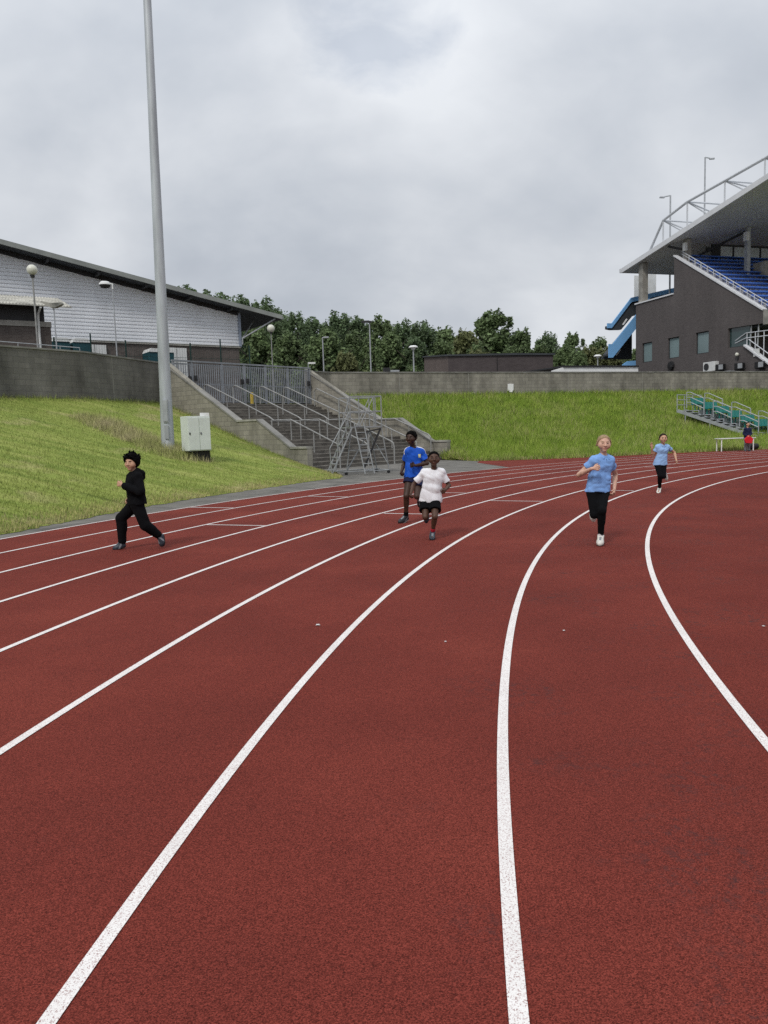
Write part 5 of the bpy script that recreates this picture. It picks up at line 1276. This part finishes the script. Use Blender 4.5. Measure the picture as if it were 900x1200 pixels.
def person(base, J, label, H, face, skn, lip, top, legs, shoes, hair, vs=0.006, hands=(0.9, 0.9), group='people running on the track', rev=1.0, face_vis=True, seed=1, hdir=(None, None), shw=0.76):
    J = {k: np.array(v, float) for k, v in J.items()}
    S_ = H / 1.4
    mid_s = (J['rs'] + J['ls']) / 2
    for k in ('rs', 'ls'): J[k] = mid_s + (J[k] - mid_s) * shw        # joints sit inside the outline
    bx, by = base
    up = norm(J['neck'] - J['pel']); rt_ = J['ls'] - J['rs']; rt_ = norm(rt_ - up * (rt_ @ up))   # towards the left side
    fw = np.cross(rt_, up); 
    f = norm(face); hu = norm(np.array(up) * 0.15 + np.array([0, 0, 1.0]) * 0.85); hu = norm(hu - f * (hu @ f) * 0.75); f = norm(f - hu * (f @ hu)); hr = np.cross(f, hu)   # hr: to the figure's right
    pts = np.array(list(J.values())); lo, hi = pts.min(0) - 0.26, pts.max(0) + 0.26
    F = Field(lo, hi, vs)
    pel, neck = J['pel'], J['neck']
    chest = neck + (pel - neck) * 0.3 ; waist = neck + (pel - neck) * 0.66
    hw = 0.5 * np.linalg.norm(J['ls'] - J['rs']) * (0.84 / shw) ** 0.6
    hip_c = (J['rh'] + J['lh']) / 2
    def torso(F, inf, k=0.04):
        w3 = (hw * 0.56, hw * 0.42, hw * 0.45); r3 = (0.066 * S_ + inf, 0.062 * S_ + inf, 0.07 * S_ + inf)
        lv = (chest, waist, pel)
        for sg in (-1, 1):
            for i in (0, 1): F.cone(lv[i] + rt_ * w3[i] * sg, lv[i + 1] + rt_ * w3[i + 1] * sg, r3[i], r3[i + 1], k)
        for i in (0, 1): F.cone(lv[i], lv[i + 1], r3[i] + 0.008, r3[i + 1] + 0.008, k)
        F.cone(chest + fw * 0.012 - rt_ * hw * .3, chest + fw * 0.012 + rt_ * hw * .3, 0.07 * S_ + inf, 0.07 * S_ + inf, k)
        F.cone(J['rs'] * 0.94 + chest * 0.06, J['ls'] * 0.94 + chest * 0.06, 0.046 * S_ + inf, 0.046 * S_ + inf, k)
        F.cone(J['rh'], J['lh'], 0.072 * S_ + inf, 0.072 * S_ + inf, k)
        F.cone(neck - up * 0.02, J['rs'], 0.03 * S_ + inf, 0.042 * S_ + inf, k); F.cone(neck - up * 0.02, J['ls'], 0.03 * S_ + inf, 0.042 * S_ + inf, k)
    torso(F, 0.0)
    # limbs
    for s in 'rl':
        sh, el, wr, hp, kn, an, toe = (J[s + q] for q in ('s', 'e', 'w', 'h', 'k', 'a', 't'))
        F.cone(sh, sh, 0.05 * S_, 0.05 * S_, 0.03); F.cone(sh, el, 0.041 * S_, 0.031 * S_, 0.02)
        F.cone(el, el + (wr - el) * 0.35, 0.031 * S_, 0.032 * S_, 0.012); F.cone(el + (wr - el) * 0.35, wr, 0.032 * S_, 0.0215 * S_, 0.012)
        F.cone(hp, kn, 0.074 * S_, 0.047 * S_, 0.03); F.cone(kn, an, 0.045 * S_, 0.029 * S_, 0.015)
        th = norm(kn - hp); shk = norm(an - kn); back = th - shk * (th @ shk)
        back = norm(back) if np.linalg.norm(back) > 0.15 else -fw
        calf_dir = -back if False else norm(-(back)) if False else back * -1.0
        # the calf bulges on the side the knee folds towards
        cb_ = (hp - kn); cb_ = cb_ - shk * (cb_ @ shk); cb_ = norm(cb_) if np.linalg.norm(cb_) > 0.03 else -fw
        F.cone(kn + (an - kn) * 0.2 + cb_ * 0.012, kn + (an - kn) * 0.45 + cb_ * 0.012, 0.04 * S_, 0.038 * S_, 0.02)
        F.cone(an, an + (an - kn) * 0.1, 0.028 * S_, 0.026 * S_, 0.01); F.cone(an + (an - kn) * 0.12, toe, 0.02 * S_, 0.014 * S_, 0.01)
        # hand: palm, four fingers, thumb
        i = 0 if s == 'r' else 1
        fd = norm(wr - el) if hdir[i] is None else norm(hdir[i])
        sd = rt_ * (1 if s == 'r' else -1)                # thumb side faces inward / up
        pn = np.cross(fd, norm(np.array([0, 0, 1.0]) + 0.01 * fd)); pn = norm(pn) if np.linalg.norm(pn) > 0.1 else fw
        if pn @ sd < 0: pn = -pn                          # palm faces the body
        th_s = np.cross(pn, fd); th_s = norm(th_s)
        if th_s[2] < 0: th_s = -th_s                      # thumb uppermost
        hl = 0.155 * S_; pw = 0.03 * S_
        for q in (-0.75, 0, 0.75):
            F.cone(wr + fd * 0.012, wr + fd * hl * 0.47 + th_s * pw * q, 0.017 * S_, 0.0135 * S_, 0.008)
        curl = hands[i]
        for jx, (q, ln) in enumerate(((0.95, 0.9), (0.33, 1.0), (-0.33, 0.95), (-0.95, 0.75))):
            k0 = wr + fd * hl * (0.5 - 0.03 * abs(q)) + th_s * pw * q
            a1 = curl * 1.15 + 0.06 * jx; a2 = a1 + curl * 1.5; l1, l2 = 0.036 * S_ * ln, 0.036 * S_ * ln
            d1 = fd * math.cos(a1) + pn * math.sin(a1); d2 = fd * math.cos(a2) + pn * math.sin(a2)
            sp = th_s * (0.12 * q * (1 - min(curl, 1)))
            p1 = k0 + (d1 + sp) * l1; p2 = p1 + (d2 + sp) * l2
            F.cone(k0 - fd * 0.01, p1, 0.0088 * S_, 0.008 * S_, 0.003); F.cone(p1, p2, 0.008 * S_, 0.0068 * S_, 0.003)
        t0 = wr + fd * hl * 0.2 + th_s * pw * 0.7; t1 = t0 + (fd * 0.6 + th_s * 0.75 + pn * 0.3) * 0.03 * S_; t2 = t1 + (fd * 0.85 + th_s * 0.2 + pn * (0.2 + 0.4 * curl)) * 0.028 * S_
        F.cone(t0, t1, 0.0105 * S_, 0.009 * S_, 0.006); F.cone(t1, t2, 0.009 * S_, 0.0075 * S_, 0.003)
    # neck and head
    hc = J['head']; hs = 0.92 + 0.08 * S_
    A = np.stack([hr, f, hu])
    def hp_(x, y, z): return hc + (hr * x + f * y + hu * z) * hs
    F.cone(neck - up * 0.03, hp_(0, -0.02, -0.05), 0.041 * S_, 0.04 * hs, 0.025)
    F.ell(hp_(0, -0.012, 0.026), A, np.array((0.076, 0.089, 0.08)) * hs, 0.02)
    F.cone(hp_(0, 0.026, -0.03), hp_(0, 0.05, -0.076), 0.06 * hs, 0.028 * hs, 0.025)
    F.cone(hp_(-0.036, 0.034, -0.02), hp_(0.036, 0.034, -0.02), 0.042 * hs, 0.042 * hs, 0.02)
    F.cone(hp_(-0.03, 0.068, 0.028), hp_(0.03, 0.068, 0.028), 0.011 * hs, 0.011 * hs, 0.012)
    F.cone(hp_(0, 0.081, 0.012), hp_(0, 0.098, -0.02), 0.0085 * hs, 0.012 * hs, 0.01)
    F.cone(hp_(-0.012, 0.086, -0.024), hp_(0.012, 0.086, -0.024), 0.009 * hs, 0.009 * hs, 0.008)
    F.cone(hp_(-0.014, 0.076, -0.05), hp_(0.014, 0.076, -0.05), 0.0085 * hs, 0.0085 * hs, 0.006); F.cone(hp_(-0.01, 0.075, -0.059), hp_(0.01, 0.075, -0.059), 0.008 * hs, 0.008 * hs, 0.005)
    for sx in (-1, 1):
        F.cone(hp_(sx * 0.031, 0.1, 0.008), hp_(sx * 0.031, 0.088, 0.008), 0.014 * hs, 0.012 * hs, 0.012, sub=True)
        F.cone(hp_(sx * 0.031, 0.066, 0.007), hp_(sx * 0.031, 0.069, 0.007), 0.0125 * hs, 0.0115 * hs, 0.003)
        F.cone(hp_(sx * 0.081, -0.008, 0.012), hp_(sx * 0.08, -0.004, -0.02), 0.013 * hs, 0.009 * hs, 0.006)
    V, Q = F.mesh()
    body = array_mesh('person', V, Q, [M[skn], M[lip], M['eye'], M[hair[1]], M['eye_white']], True)
    body.location = (bx, by, 0)
    tag(body, label, 'person', group)
    c = V[Q].mean(1); q = (c - hc) @ A.T / hs
    mi = np.zeros(len(Q), np.int32)
    front = q[:, 1] > 0.045
    mi[front & (np.abs(q[:, 0]) < 0.02) & (np.abs(q[:, 2] + 0.055) < 0.007)] = 1
    ex = np.abs(np.abs(q[:, 0]) - 0.031); ez = q[:, 2] - 0.0075
    mi[front & (ex < 0.0095) & (np.abs(ez) < 0.005)] = 2
    mi[front & (ex < 0.015) & (np.abs(q[:, 2] - 0.0285) < 0.0045)] = 3
    body.data.polygons.foreach_set('material_index', mi)
    def part(Fd, name, mats, mi_fun=None):
        v, q_ = Fd.mesh(); o = array_mesh(name, v, q_, mats, True, body)
        if mi_fun is not None: o.data.polygons.foreach_set('material_index', mi_fun(v[q_].mean(1)).astype(np.int32))
        return o
    # ---- hair
    style, hm = hair
    G = Field(hc - 0.24, hc + 0.24, 0.006)
    th = {'crop': 0.006, 'afro': 0.016, 'mop': 0.03, 'tied': 0.007}[style]
    G.ell(hp_(0, -0.014, 0.026), A, np.array((0.076 + th, 0.089 + th, 0.08 + th)) * hs, 0.0)
    if style == 'mop':
        r_ = np.random.default_rng(3)
        for i in range(80):
            d = norm(r_.normal(size=3)); d[2] = abs(d[2]) * 0.9 + 0.1; d = norm(d)
            p0 = np.array((d[0] * 0.085, -0.014 + d[1] * 0.096, 0.028 + d[2] * 0.09)); e_ = p0 + (d + r_.normal(0, 0.5, 3)) * r_.uniform(0.014, 0.032)
            G.cone(hp_(*p0), hp_(*e_), 0.02, 0.011, 0.006)
    sl, P = G.all(); q3 = (P - hc) @ A.T.astype(np.float32) / hs
    lim = {'crop': 0.008, 'afro': 0.012, 'mop': 0.02, 'tied': 0.003}[style]
    cut = (0.8 * q3[..., 1] - 0.6 * q3[..., 2]) - lim
    if style == 'mop': cut = (0.75 * q3[..., 1] - 0.66 * q3[..., 2]) - 0.016 + 0.014 * fnoise(P, 5, 70)
    G.a = np.maximum(G.a + (0.009 if style == 'mop' else 0.006 if style == 'afro' else 0.0015) * fnoise(P, 9, 130 if style != 'tied' else 60, 7), cut * hs)
    low = -0.075 - q3[..., 2]
    G.a = np.maximum(G.a, low * hs)
    if style == 'tied':
        for sg in (-1, 1): G.cone(hp_(sg * 0.08, 0.0, 0.035), hp_(sg * 0.088, 0.004, -0.012), 0.012, 0.007, 0.01)
        G.cone(hp_(0, -0.1, 0.045), hp_(0, -0.12, 0.05), 0.026, 0.028, 0.012); G.cone(hp_(0, -0.125, 0.05), hp_(0.06 * rev, -0.15, -0.03), 0.024, 0.012, 0.012)
    part(G, 'hair', M[hm])
    # ---- top
    kind, tm, hem, slv = top                # hem: metres below the hip line; slv: fraction of the upper arm (>1: to the wrist)
    T = Field(lo, hi, 0.007)
    inf = 0.013 if kind != 'hoodie' else 0.026
    torso(T, inf, 0.04)
    hemc = pel - up * (hem)
    T.cone(waist, hemc - up * 0.06, 0.078 * S_ + inf, 0.1 * S_ + inf, 0.04)
    for sg in (-1, 1): T.cone(waist + rt_ * hw * 0.44 * sg, hemc + rt_ * hw * 0.58 * sg - up * 0.06, 0.066 * S_ + inf, 0.088 * S_ + inf, 0.04)
    for s in 'rl':
        sh, el, wr = J[s + 's'], J[s + 'e'], J[s + 'w']
        if slv <= 1: T.cone(sh, sh + (el - sh) * slv, 0.045 * S_ + inf * .7, 0.046 * S_ + inf * .9, 0.02)
        else:
            T.cone(sh, el, 0.05 * S_ + inf * .7, 0.04 * S_ + inf * .8, 0.02); T.cone(el, el + (wr - el) * 0.93, 0.04 * S_ + inf * .8, 0.028 * S_ + inf * .7, 0.015)
    sl, P = T.all()
    wv = (1 - 2 * np.abs(fnoise(P, seed, 24, 4)) ** 0.8) * 0.009 + (1 - 2 * np.abs(fnoise(P, seed + 3, 50, 4))) * 0.004 - 0.005
    T.a += wv
    hn = norm(up * 0.35 + np.array([0, 0, 0.65])).astype(np.float32)
    T.a = np.maximum(T.a, -((P - hemc.astype(np.float32)) @ hn + 0.006 * np.sin(P @ rt_.astype(np.float32) * 30)))      # hem
    for s in 'rl':                                                      # sleeve ends
        sh, el, wr = J[s + 's'], J[s + 'e'], J[s + 'w']
        if slv <= 1:
            d = norm(el - sh); e_ = sh + (el - sh) * slv
            near = np.linalg.norm(P - (e_ + d * 0.05), axis=-1) < 0.115
            cutp = (P - e_) @ d
            # only where the point is nearer to this arm than to the trunk
            arm_d = np.linalg.norm(P - sh - np.clip(((P - sh) @ (el - sh)) / ((el - sh) @ (el - sh)), 0, 1.6)[..., None] * (el - sh), axis=-1)
            T.a = np.where(near & (arm_d < 0.085), np.maximum(T.a, np.where(arm_d < 0.075 * S_ + 0.004, cutp, T.a)), T.a)
    # neck opening
    nk = neck + up * 0.02 + fw * 0.012
    if kind == 'hoodie':
        T.cone(neck - fw * 0.035 + rt_ * -0.05 + up * 0.01, neck - fw * 0.035 + rt_ * 0.05 + up * 0.01, 0.052, 0.052, 0.03)
        T.cone(neck - fw * 0.09 - up * 0.03, neck - fw * 0.1 - up * 0.07, 0.06, 0.045, 0.03)
    d_n = np.linalg.norm(P - nk.astype(np.float32) - np.maximum(0, (P - nk.astype(np.float32)) @ up.astype(np.float32))[..., None] * up.astype(np.float32), axis=-1) - 0.052 * S_
    T.a = Field.smax_(T.a, -d_n, 0.008)
    tops = [M[tm]]
    fun = None
    if kind == 'jersey':
        tops = [M[tm], M['tee_white'], M['crest'], M['navy_cloth']]
        def fun(c_):
            m_ = np.zeros(len(c_))
            for s in 'rl':
                a_, b_ = neck, J[s + 's'] + (J[s + 'e'] - J[s + 's']) * 0.42
                t_ = np.clip(((c_ - a_) @ (b_ - a_)) / ((b_ - a_) @ (b_ - a_)), 0, 1); dd = c_ - a_ - t_[:, None] * (b_ - a_)
                m_[(np.abs(dd @ fw - 0.016) < 0.022) & (dd @ up > 0.0) & (t_ > 0.12) & (t_ < 1)] = 1
            cr = chest + rt_ * 0.062 - up * 0.0
            k_ = c_ - cr
            m_[(np.abs(k_ @ rt_) < 0.026) & (np.abs(k_ @ up) < 0.03) & (k_ @ fw > 0.03)] = 2
            m_[(np.abs(k_ @ rt_) < 0.010) & (np.abs(k_ @ up) < 0.013) & (k_ @ fw > 0.03)] = 1
            return m_
    top_o = part(T, {'tee': 't_shirt', 'polo': 'polo_shirt', 'jersey': 'football_shirt', 'hoodie': 'hooded_top'}[kind], tops, fun)
    if kind == 'polo':
        C_ = Field(neck - 0.16, neck + 0.16, 0.005)
        rr = np.arange(0, 6.29, 0.35)
        for a_ in rr:
            if abs(((a_ - math.pi / 2 + math.pi) % (2 * math.pi)) - math.pi) < 0.3: continue
            p_ = nk + (rt_ * math.cos(a_) + fw * math.sin(a_)) * 0.056 * S_ - up * (0.03 + 0.025 * max(0, math.sin(a_)))
            C_.cone(p_ + up * 0.018 - (rt_ * math.cos(a_) + fw * math.sin(a_)) * 0.006, p_ + (rt_ * math.cos(a_) + fw * math.sin(a_)) * 0.02 - up * 0.012, 0.008, 0.008, 0.012)
        part(C_, 'collar', M[tm])
        b_ = MB()
        for i in range(2): b_.ball(tuple(nk + fw * 0.07 * S_ - up * (0.075 + 0.03 * i)), 0.006, 8)
        me_ = b_.build('button', M['button'], None, True); me_.parent = body
    # ---- legs
    ends = dict(r=legs[2][0], l=legs[2][1]) if isinstance(legs[2], tuple) else dict(r=legs[2], l=legs[2])
    kindl, lm, end = legs[0], legs[1], legs[2]                   # end: 0..1 thigh fraction for shorts, >1 ankle for trousers
    T = Field(lo, hi, 0.007)
    inf = {'shorts': 0.02, 'leggings': 0.007, 'trousers': 0.018}[kindl]
    T.cone(J['rh'], J['lh'], 0.074 * S_ + inf * .6, 0.074 * S_ + inf * .6, 0.04); T.cone(pel + up * 0.03, pel, 0.08 * S_ + inf * .5, 0.08 * S_ + inf * .5, 0.04)
    for sg in (-1, 1): T.cone(pel + rt_ * hw * 0.3 * sg + up * 0.02, pel + rt_ * hw * 0.3 * sg, 0.072 * S_ + inf * .5, 0.072 * S_ + inf * .5, 0.04)
    for s in 'rl':
        hp, kn, an = J[s + 'h'], J[s + 'k'], J[s + 'a']
        if kindl == 'shorts': T.cone(hp, hp + (kn - hp) * ends[s], 0.07 * S_ + inf * .7, 0.07 * S_ + inf * 1.3, 0.02)
        else:
            w2 = inf * (1.0 if kindl == 'leggings' else 1.5)
            T.cone(hp, kn, 0.074 * S_ + inf, 0.048 * S_ + w2, 0.03); T.cone(kn, kn + (an - kn) * end, 0.046 * S_ + w2, 0.03 * S_ + w2, 0.015)
            cb_ = (hp - kn); sk_ = norm(an - kn); cb_ = cb_ - sk_ * (cb_ @ sk_); cb_ = norm(cb_) if np.linalg.norm(cb_) > 0.03 else -fw
            T.cone(kn + (an - kn) * 0.2 + cb_ * 0.012, kn + (an - kn) * 0.45 + cb_ * 0.012, 0.04 * S_ + w2, 0.038 * S_ + w2, 0.02)
    sl, P = T.all(); T.a += fnoise(P, seed + 7, 60, 6) * (0.002 if kindl == 'leggings' else 0.0045)
    if kindl == 'shorts':
        for s in 'rl':
            hp, kn = J[s + 'h'], J[s + 'k']; d = norm(kn - hp); e_ = hp + (kn - hp) * ends[s]
            dd = np.linalg.norm(P - hp - np.clip(((P - hp) @ (kn - hp)) / ((kn - hp) @ (kn - hp)), 0, 2)[..., None] * (kn - hp), axis=-1)
            o_ = J[('l' if s == 'r' else 'r') + 'h']; ok = J[('l' if s == 'r' else 'r') + 'k']
            do = np.linalg.norm(P - o_ - np.clip(((P - o_) @ (ok - o_)) / ((ok - o_) @ (ok - o_)), 0, 2)[..., None] * (ok - o_), axis=-1)
            T.a = np.where(dd < do, np.maximum(T.a, (P - e_) @ d), T.a)
    lo_ = part(T, kindl, M[lm])
    # ---- shoes
    for s in 'rl':
        kn, an, toe = J[s + 'k'], J[s + 'a'], J[s + 't']
        fd = norm(toe - an); dn = norm(an - kn); n_ = dn - fd * (dn @ fd); n_ = norm(n_) if np.linalg.norm(n_) > 0.1 else np.array([0, 0, -1.0])
        heel = an + dn * 0.068 * S_ - fd * 0.018 * S_; tp = toe + fd * 0.02 + n_ * 0.006
        fl = norm(tp - heel); sn = n_ - fl * (n_ @ fl); sn = norm(sn)
        K = Field(np.minimum(np.minimum(heel, tp), an) - 0.13, np.maximum(np.maximum(heel, tp), an) + 0.13, 0.005)
        K.cone(heel, tp, 0.035 * S_, 0.029 * S_, 0.02); K.cone(an, heel + (tp - heel) * 0.3, 0.036 * S_, 0.038 * S_, 0.03); K.cone(an - dn * 0.01, heel + (tp - heel) * .65, 0.034 * S_, 0.032 * S_, 0.03); K.cone(heel + (tp - heel) * .55, heel + (tp - heel) * .8, 0.04 * S_, 0.04 * S_, 0.02)
        sv = np.cross(fl, sn)
        for sg in (-1, 1): K.cone(heel + (tp - heel) * .6 + sv * .013 * sg * S_, heel + (tp - heel) * .85 + sv * .011 * sg * S_, 0.031 * S_, 0.028 * S_, 0.015)
        _, P = K.all(); bot = (P - heel) @ sn - 0.024 * S_
        topcut = -(P - an) @ dn - 0.006 * S_
        U = K.a.copy()
        K.a = np.maximum(np.maximum(U, bot), topcut)
        def shoe_fun(c_):
            x_ = (c_ - heel) @ fl / np.linalg.norm(tp - heel); y_ = (c_ - heel) @ sv; z_ = -(c_ - heel) @ sn
            m_ = np.zeros(len(c_)); m_[(x_ > .42) & (x_ < .82) & (np.abs(y_) < .014) & (z_ > .018)] = 1
            m_[(np.abs(y_) > .018) & (np.abs((x_ - .35) * .6 + (z_ - .012) * 4) < .07) & (x_ > .15) & (x_ < .7)] = 1; return m_
        sh_o = part(K, 'shoe', [M[shoes[0]], M['shoe_trim_' + ('dark' if 'white' in shoes[0] else 'light')]], shoe_fun)
        K.a = np.maximum(np.maximum(U - 0.004, bot - 0.012 * S_), -(bot + 0.006 * S_))
        v, q_ = K.mesh(); so = array_mesh('sole', v, q_, M[shoes[1]], True, sh_o)
        if len(shoes) > 2:
            K2 = Field(an - 0.15, an + 0.15, 0.006); K2.cone(an, an + (kn - an) * 0.22, 0.036 * S_, 0.038 * S_, 0.01)
            _, P = K2.all(); K2.a = np.maximum(K2.a, -(P - (an + (kn - an) * .2)) @ norm(an - kn)); part(K2, 'sock', M[shoes[2]])
    return body

P1 = person((2.73, 9.61), dict(head=(0.073,0.12,1.287), neck=(0.079,0.16,1.15), rs=(-0.097,0.1,1.085), ls=(0.214,0.2,1.07), re=(-0.223,0.2,0.897), rw=(-0.12,-0.03,0.985), le=(0.29,0.36,0.878), lw=(0.245,0.25,0.708), pel=(0.02,0.2,0.698), rh=(-0.05,0.18,0.669), lh=(0.088,0.22,0.661), lk=(0.0,-0.04,0.45), la=(0.021,0.08,0.125), lt=(-0.03,-0.06,0.052), rk=(-0.07,0.05,0.40), ra=(0.0,0.37,0.43), rt=(0.02,0.42,0.298)),
    'girl in blue polo shirt and black leggings running nearest the camera, in white shoes', 1.4, (-0.06, -1, -0.06), 'skin_pale', 'lip_pale',
    ('polo', 'polo_blue', 0.02, 0.5), ('leggings', 'black_cloth', 0.93), ('shoe_white', 'sole_black', 'tee_white'), ('tied', 'hair_fair'), hands=(0.95, 0.6), seed=3, hdir=((0.8, -0.5, 0.1), None), shw=0.7)
mk = MB(); mk.prism([(-0.018, 0, 0.004), (-0.006, 0, -0.004), (0.024, 0, 0.010), (-0.004, 0, 0.0025)], (0, 0.004, 0))
mk.v = [(x + 0.022, y + 0.018, z + 0.2) for x, y, z in mk.v]; m_ = mk.build('mark', M['tee_white']); m_.parent = P1

person((0.66, 10.61), dict(head=(0.057,0.1,1.125), neck=(0.062,0.14,0.985), rs=(-0.121,0.2,0.925), ls=(0.202,0.1,0.93), re=(-0.231,0.24,0.770), rw=(-0.274,0.10,0.66), le=(0.262,0.14,0.75), lw=(0.195,-0.04,0.70), pel=(0.001,0.17,0.571), rh=(-0.071,0.2,0.534), lh=(0.064,0.14,0.535), lk=(0.041,-0.05,0.335), la=(0.015,0.07,0.115), lt=(-0.003,-0.06,0.045), rk=(-0.085,0.03,0.325), ra=(-0.056,0.3,0.364), rt=(-0.056,0.36,0.234)),
    'boy in a white t-shirt and black shorts running in the middle lane', 1.24, (0.0, -1, 0.12), 'skin_brown', 'lip_dark',
    ('tee', 'tee_white', 0.05, 0.72), ('shorts', 'black_cloth', 0.62), ('shoe_grey', 'sole_black', 'sock_red'), ('crop', 'hair_black'), hands=(0.7, 0.8), seed=8)

person((0.32, 12.67), dict(head=(0.165,0,1.41), neck=(0.19,0.05,1.254), rs=(0.072,-0.03,1.195), ls=(0.363,0.13,1.175), re=(0.045,0.12,1.0), rw=(-0.003,0,0.88), le=(0.419,0.08,0.985), lw=(0.226,-0.12,0.962), pel=(0.201,0.06,0.778), rh=(0.124,0.02,0.755), lh=(0.268,0.1,0.745), rk=(0.056,-0.1,0.47), ra=(0.046,0.05,0.13), rt=(-0.055,-0.02,0.047), lk=(0.227,-0.16,0.46), la=(0.285,0.2,0.412), lt=(0.291,0.27,0.269)),
    'tall boy in bright blue football shirt and navy shorts behind the boy in white', 1.5, (-0.5, -0.86, -0.04), 'skin_deep', 'lip_dark',
    ('jersey', 'jersey', 0.015, 0.72), ('shorts', 'navy_cloth', (0.3, 0.55)), ('shoe_black', 'sole_white', 'black_cloth'), ('afro', 'hair_black'), hands=(0.9, 0.7), seed=12, hdir=(None, (-0.95, -0.2, 0.1)))

person((-3.55, 10.55), dict(head=(0.118,-0.02,1.205), neck=(0.143,0,1.075), rs=(0.06,0.14,1.008), ls=(0.225,-0.12,1.01), re=(0.1,0.3,0.83), rw=(0.0,0.2,0.70), le=(0.262,-0.17,0.82), lw=(0.04,-0.16,0.905), pel=(0.14,0.02,0.668), rh=(0.1,0.09,0.635), lh=(0.17,-0.06,0.638), rk=(-0.098,0.05,0.444), ra=(-0.11,0.07,0.115), rt=(-0.2,0.04,0.042), lk=(0.273,-0.08,0.345), la=(0.411,0.02,0.2), lt=(0.44,0.03,0.075)),
    'boy in a black hooded top and black trousers sprinting alone on the left', 1.36, (-0.3, -0.95, -0.05), 'skin_tan', 'lip_pale',
    ('hoodie', 'black_cloth', 0.03, 1.5), ('trousers', 'black_cloth', 0.97), ('shoe_grey', 'sole_black'), ('mop', 'hair_black'), hands=(0.6, 0.5), seed=15)

person((6.06, 16.82), dict(head=(0.089,0.02,1.195), neck=(0.089,0.05,1.07), rs=(-0.06,0.03,1.012), ls=(0.24,0.1,1.0), re=(-0.113,0.1,0.82), rw=(-0.165,0,0.99), le=(0.40,0.2,0.88), lw=(0.40,0.08,0.71), pel=(0.054,0.08,0.651), rh=(-0.009,0.06,0.617), lh=(0.115,0.1,0.611), rk=(-0.02,-0.1,0.385), ra=(0.03,0.06,0.115), rt=(-0.04,-0.06,0.042), lk=(0.075,-0.06,0.37), la=(0.2,0.24,0.43), lt=(0.26,0.28,0.29)),
    'smaller girl in a pale blue polo shirt with one hand raised, farthest runner', 1.31, (-0.1, -1, 0), 'skin_tan', 'lip_pale',
    ('polo', 'polo_pale', 0.035, 0.5), ('leggings', 'black_cloth', 0.95), ('shoe_white', 'sole_white'), ('tied', 'hair_brown'), vs=0.008, hands=(0.12, 0.5), seed=22, hdir=((-0.25, -0.1, 0.95), None))

person((18.3, 38.9), dict(head=(0.164,0,1.36), neck=(0.159,0.03,1.20), rs=(0.0,0,1.13), ls=(0.321,0.02,1.12), re=(-0.03,0.02,0.89), rw=(0.06,-0.16,0.78), le=(0.345,0.02,0.88), lw=(0.15,-0.18,0.77), pel=(0.165,0.04,0.73), rh=(0.09,0.04,0.69), lh=(0.24,0.04,0.69), rk=(0.08,0.0,0.38), ra=(0.08,0.05,0.075), rt=(0.03,-0.08,0.042), lk=(0.25,0,0.38), la=(0.26,0.05,0.075), lt=(0.28,-0.08,0.042)),
    'person in a dark top and grey trousers standing before the table, holding a red bag', 1.47, (0.1, -1, -0.1), 'skin_tan', 'lip_pale',
    ('tee', 'navy_cloth', 0.03, 1.5), ('trousers', 'grey_cloth', 0.97), ('shoe_grey', 'sole_white'), ('crop', 'hair_brown'), vs=0.009, hands=(0.9, 0.9), group=None, seed=30)
t = thing('red_bag', 'bright red bag held in front of the standing person by the table', 'bag', (18.42, 38.65, 0.5))
q = MB(); q.prism([(18.24, 38.69, 0.43), (18.56, 38.69, 0.40), (18.62, 38.69, 0.62), (18.52, 38.69, 0.74), (18.3, 38.69, 0.75), (18.18, 38.69, 0.6)], (0, -0.09, 0)); q.build('body', M['bag_red'], t, bevel=0.02)
q = MB(); q.tube([(18.33, 38.66, 0.73), (18.36, 38.68, 0.8), (18.44, 38.68, 0.81), (18.48, 38.66, 0.73)], 0.012); q.build('strap', M['bag_red'], t, True)
